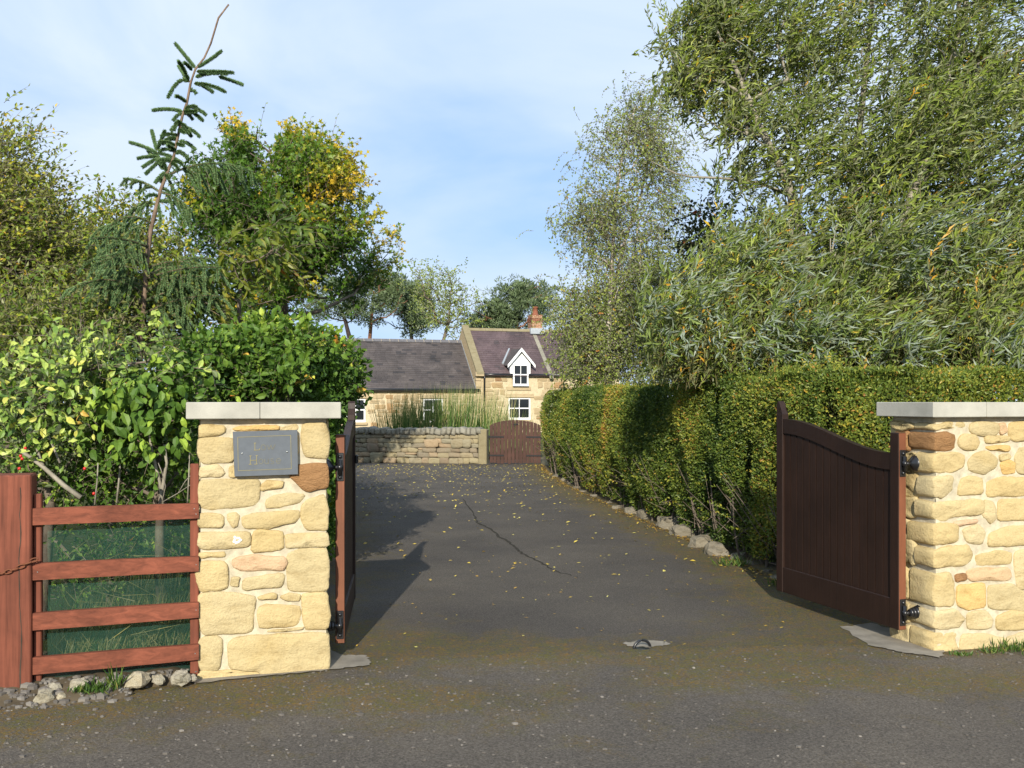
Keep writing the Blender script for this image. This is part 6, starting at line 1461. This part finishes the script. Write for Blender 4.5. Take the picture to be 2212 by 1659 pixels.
# pale shrub at the far left, dark broad leaved shrub over the fence
pth, _ = shrub('pale_shrub', 'pale lime and yellow shrub leaning over the thick red post', 'bush', at(90, 1330, 6.5), [at(110, 1080, 6.5), at(80, 960, 6.45), at(100, 850, 6.4)],
      [(80, 830, 120, 90, 6.4, .35), (40, 930, 90, 80, 6.3, .3), (190, 790, 110, 60, 6.45, .3), (150, 900, 90, 70, 6.4, .3), (-80, 880, 90, 150, 6.4, .3), (60, 1010, 90, 40, 6.35, .2), (330, 770, 70, 40, 6.5, .25)], 75, 430, LM['pale'], .062, .034, .2, 7, (0, 0, -.1), lambda x, y, m: .40 + .22 * rng.normal(size=m) + .12 * (y < 800), 'd8', dirb=(0, -.2, .5), sig=.09, group='shrubs of the left garden', twr=.0025, thr=-.4, sc=2, curl=.2)
P, u = blob_pts([(80, 830, 120, 95, 6.25, .3), (200, 800, 110, 60, 6.3, .3), (40, 940, 90, 70, 6.2, .25), (150, 920, 80, 60, 6.25, .25)], 500, .1); k = (u[:, 1] < -.1) & (to_px(P)[0] > -10); P = P[k][:190]; m = len(P)
single_leaves(pth, leafset('pale', (.2, .3, .38, .48, .58, .68, .80, .94), 1.0, .55), P, rnd(m) * .7 + (.1, -.3, -.3), unit(rnd(m) * .8 + (0, -.7, .6)), rng.uniform(.042, .082, m))
bth2, _ = shrub('broad_leaved_shrub', 'deep green broad leaved shrub hanging over the top rail beside the pillar', 'bush', at(350, 1330, 6.7), [at(345, 1150, 6.65), at(350, 1030, 6.6), at(330, 900, 6.6)],
      [(300, 860, 110, 60, 6.55, .3), (240, 920, 80, 70, 6.55, .25), (340, 930, 80, 60, 6.5, .25), (380, 850, 50, 60, 6.6, .25), (250, 1010, 90, 60, 6.7, .25), (380, 1000, 45, 60, 6.9, .25)], 70, 360, LM['big'], .07, .042, .2, 6, (0, 0, -.2), lambda x, y, m: .32 + .14 * rng.normal(size=m) + (rng.random(m) < .1) * .35, 'd8', dirb=(0, -.3, .35), sig=.09, group='shrubs of the left garden', twr=.0025, thr=-.4, sc=2, curl=.2)
P, u = blob_pts([(310, 860, 105, 60, 6.35, .25), (250, 930, 85, 70, 6.35, .2), (350, 930, 70, 50, 6.3, .2)], 420, .1); k = u[:, 1] < -.1; P = P[k][:180]; m = len(P)
single_leaves(bth2, leafset('big', (.2, .26, .32, .38, .44, .52, .6, .8), 1.0, .6), P, rnd(m) * .6 + (.05, -.25, -.7), unit(rnd(m) * .6 + (0, -.9, .5)), rng.uniform(.06, .10, m))
# low shaded growth behind the fence
lowth, _ = shrub('undergrowth_bush', 'shaded tangle of small leaved bush behind the netting', 'bush', at(240, 1350, 7.2), [at(240, 1200, 7.2), at(240, 1080, 7.2)],
      [(120, 1060, 120, 90, 6.9, .3), (260, 1080, 120, 80, 7.0, .3), (380, 1080, 60, 120, 7.3, .3), (200, 1050, 150, 45, 6.6, .25, 1.5), (340, 1045, 80, 55, 6.7, .25, 1.5), (100, 1200, 140, 100, 6.8, .3), (280, 1220, 140, 110, 6.9, .3), (0, 1100, 90, 120, 6.9, .3)], 60, 640, LM['big'], .045, .026, .2, 7, (0, 0, -.05), lambda x, y, m: .4 + .2 * rng.normal(size=m), group='shrubs of the left garden', sig=.12)
# bare pale limbs and red hips among the leaves
dw = MB()
for pts, r in (([(175, 1075), (140, 1050), (95, 1010), (62, 985), (45, 975)], .017), ([(95, 1010), (85, 985), (75, 950), (62, 930)], .011), ([(130, 1000), (115, 965), (105, 940)], .008), ([(205, 1090), (210, 1040), (212, 1000)], .006)):
    dw.tube([at(a, b, 6.15) for a, b in pts], np.linspace(r, r * .55, len(pts)), 7)
dw.build('dead_limb', M['bark_pale'], pth, True)
st = MB()
for pts, r in (([(345, 1100), (352, 1050), (360, 1000), (355, 960)], .014), ([(352, 1090), (345, 1040), (330, 980), (322, 940)], .012), ([(252, 1090), (258, 1030), (262, 960)], .008), ([(405, 1090), (408, 1030), (410, 960)], .006)):
    st.tube([at(a, b, 6.35) for a, b in pts], np.linspace(r, r * .6, len(pts)), 6)
st.build('stem', M['bark_pale'], bth2, True)
tg_ = MB(); 
for pts in ([(350, 1085), (385, 1065), (415, 1045), (428, 1030)], [(385, 1065), (400, 1040), (418, 1020)], [(350, 1085), (358, 1050), (350, 1020), (342, 1000)]): tg_.tube([at(a, b, 6.0) for a, b in pts], .0025, 4)
tg_.build('dry_stalk', M['bark_pale'], bth2, True)
for (a, b) in ((45, 985), (48, 991), (55, 968), (42, 1012), (183, 1012), (203, 1066)):
    V, Q = rock_mesh(3, 8, 6, .02); p = at(a, b, 6.0); mb = MB(); mb.add(np.array(V) * .018 + p, None, Q); mb.build('berry', M['berry'], pth, True)

# ------------------------------------------------------------------ grasses
lv = Leaves()
m = 1500; px_ = np.clip(rng.normal(0, 1, m), -2.2, 2.2); which = rng.choice(3, m, p=[.25, .5, .25]); cxs, sx = np.array([880, 985, 1085])[which], np.array([26, 45, 30])[which]
bp = np.array([at(a, 1000, d) for a, d in zip(cxs + px_ * sx * .9, rng.uniform(26.4, 28, m))]); bp[:, 2] = 0
hgt = np.array([1.75, 1.95, 1.35])[which] * rng.uniform(.65, 1.12, m)
D = unit(np.stack([.10 * px_ + rng.normal(.03, .09, m), rng.normal(0, .1, m), np.ones(m)], 1))
lv.add(bp, D, unit(np.stack([rng.normal(0, .3, m), -np.ones(m), rng.normal(0, .2, m)], 1)), hgt, .024, np.clip(.05 + .38 * rng.random(m) + .35 * (rng.random(m) < .16) + .15 * (which == 2), 0, 1), 'needle', curl=.04)
m = 260; bp2 = np.array([at(a, 1000, d) for a, d in zip(rng.uniform(845, 1110, m), rng.uniform(26.5, 28, m))]); bp2[:, 2] = .9
lv.add(bp2, unit(np.stack([rng.normal(.05, .12, m), rng.normal(0, .1, m), np.ones(m)], 1)), np.tile([0, -1., 0], (m, 1)), rng.uniform(.6, 1.35, m), .014, rng.uniform(.65, 1, m), 'needle', curl=.1)
tag(lv.build('tall_grass', LM['straw']), kind='stuff')
# dry grass behind the netting
lv = Leaves(); m = 900; a = rng.uniform(-.80, -.05, m); t = rng.uniform(.16, .5, m); P = np.array([LF.p(q, w, 0) for q, w in zip(a, t)])
lv.add(P, unit(np.stack([rng.normal(.05, .35, m), np.abs(rng.normal(0, .2, m)), np.ones(m)], 1)), unit(np.stack([rng.normal(0, .4, m), -np.ones(m), rng.normal(0, .3, m)], 1)), rng.uniform(.15, .70, m), .006, np.clip(.62 + .25 * rng.normal(size=m), 0, 1), 'needle', curl=.25)
m = 160; a = rng.uniform(-.72, -.2, m); P = np.array([LF.p(q, w, z) for q, w, z in zip(a, rng.uniform(.09, .2, m), rng.uniform(.05, .8, m))]); lv.add(P, unit(np.abs(rnd(m)) * (0, .3, 0) + rnd(m) * (1, 0, .8) + (0, 0, .1)), rnd(m), rng.uniform(.12, .3, m), .004, rng.uniform(.7, 1, m), 'needle', curl=.3)
tag(lv.build('dry_grass', LM['straw']), kind='stuff')
# weeds at the foot of fence and wall
lv = Leaves()
for (px, py, n, s, h) in ((200, 1500, 60, .05, .06), (225, 1490, 30, .05, .08), (255, 1470, 14, .02, .14), (180, 1497, 30, .04, .05), (2080, 1418, 40, .03, .035), (2190, 1408, 90, .09, .05), (2140, 1412, 40, .05, .04), (2235, 1405, 110, .1, .08), (1690, 1270, 60, .06, .1), (1590, 1225, 60, .08, .12)):
    c = ground(px, py) if px > 300 else LF.p(LF.sz(px, py, -.1)[0], -.16 - .02 * (px % 3), .03); P = c + rng.normal(0, 1, (n, 3)) * (s, s * .5, 0) + (0, 0, .005); lv.add(P, unit(rnd(n) * .7 + (0, 0, 1)), rnd(n), h * rng.uniform(.5, 1.2, n), .009, np.clip(.3 + .2 * rng.normal(size=n), 0, .8), 'd4')
tag(lv.build('grass', LM['straw']), kind='stuff')
# fallen leaves on the drive
m = 1700; y = 24.3 - rng.exponential(4.4, m); k = (y > 8.5); y = y[k]; m = len(y); x = left_x(y) + (edge_x(y) - left_x(y)) * rng.uniform(.05, 1, m)
P = np.stack([x, y, np.full(m, .014)], 1)
m2 = 1500; y2 = 7.4 + 17 * rng.uniform(0, 1, m2) ** .9; P2 = np.stack([edge_x(y2) - rng.exponential(.07, m2) + .03, y2, np.full(m2, .016)], 1)
m3 = 140; y3 = rng.uniform(6.2, 10, m3); P3 = np.stack([rng.uniform(-1, 2.0, m3), y3, np.full(m3, .013)], 1)
P = np.concatenate([P, P2, P3]); m = len(P); lv = Leaves(); tt_ = np.clip(np.concatenate([rng.uniform(.5, 1, len(y)), rng.uniform(0, .65, m2), rng.uniform(.3, 1, m3)]), 0, 1)
D = rnd(m) * (1, 1, .15); lv.add(P, unit(D), unit(np.array([0, 0, 1.]) + .35 * rnd(m)), np.concatenate([rng.uniform(.03, .065, len(y)), rng.uniform(.02, .045, m2), rng.uniform(.02, .035, m3)]), np.concatenate([rng.uniform(.018, .04, len(y)), rng.uniform(.012, .03, m2), rng.uniform(.01, .02, m3)]), tt_, 'd4', .2, -.1)
tag(lv.build('fallen_leaves', LM['fallen']), kind='stuff')
# a far belt of trees closing the fields on both sides, one mass
lv = Leaves(); m = 9000; sd_ = np.where(rng.random(m) < .5, -1, 1); x = sd_ * rng.uniform(22, 150, m); y = 118 + rng.normal(0, 4, m) - .0004 * x ** 2
top = np.array([4.5 + 2.2 * mnoise.fractal(Vector((q * .12, 3.1, 0)), 1.0, 2.0, 4) for q in x]); z = top * rng.uniform(0, 1, m) ** .6
lv.add(np.stack([x, y, z], 1), rnd(m), rnd(m), rng.uniform(.8, 1.5, m), .8, np.clip(.4 + .25 * rng.normal(size=m), 0, .8)); tag(lv.build('woods', LM['maple']), kind='stuff')
print('TRIS', sum(len(o.data.polygons) for o in bpy.data.objects if o.type == 'MESH'), 'OBJS', len(bpy.data.objects))
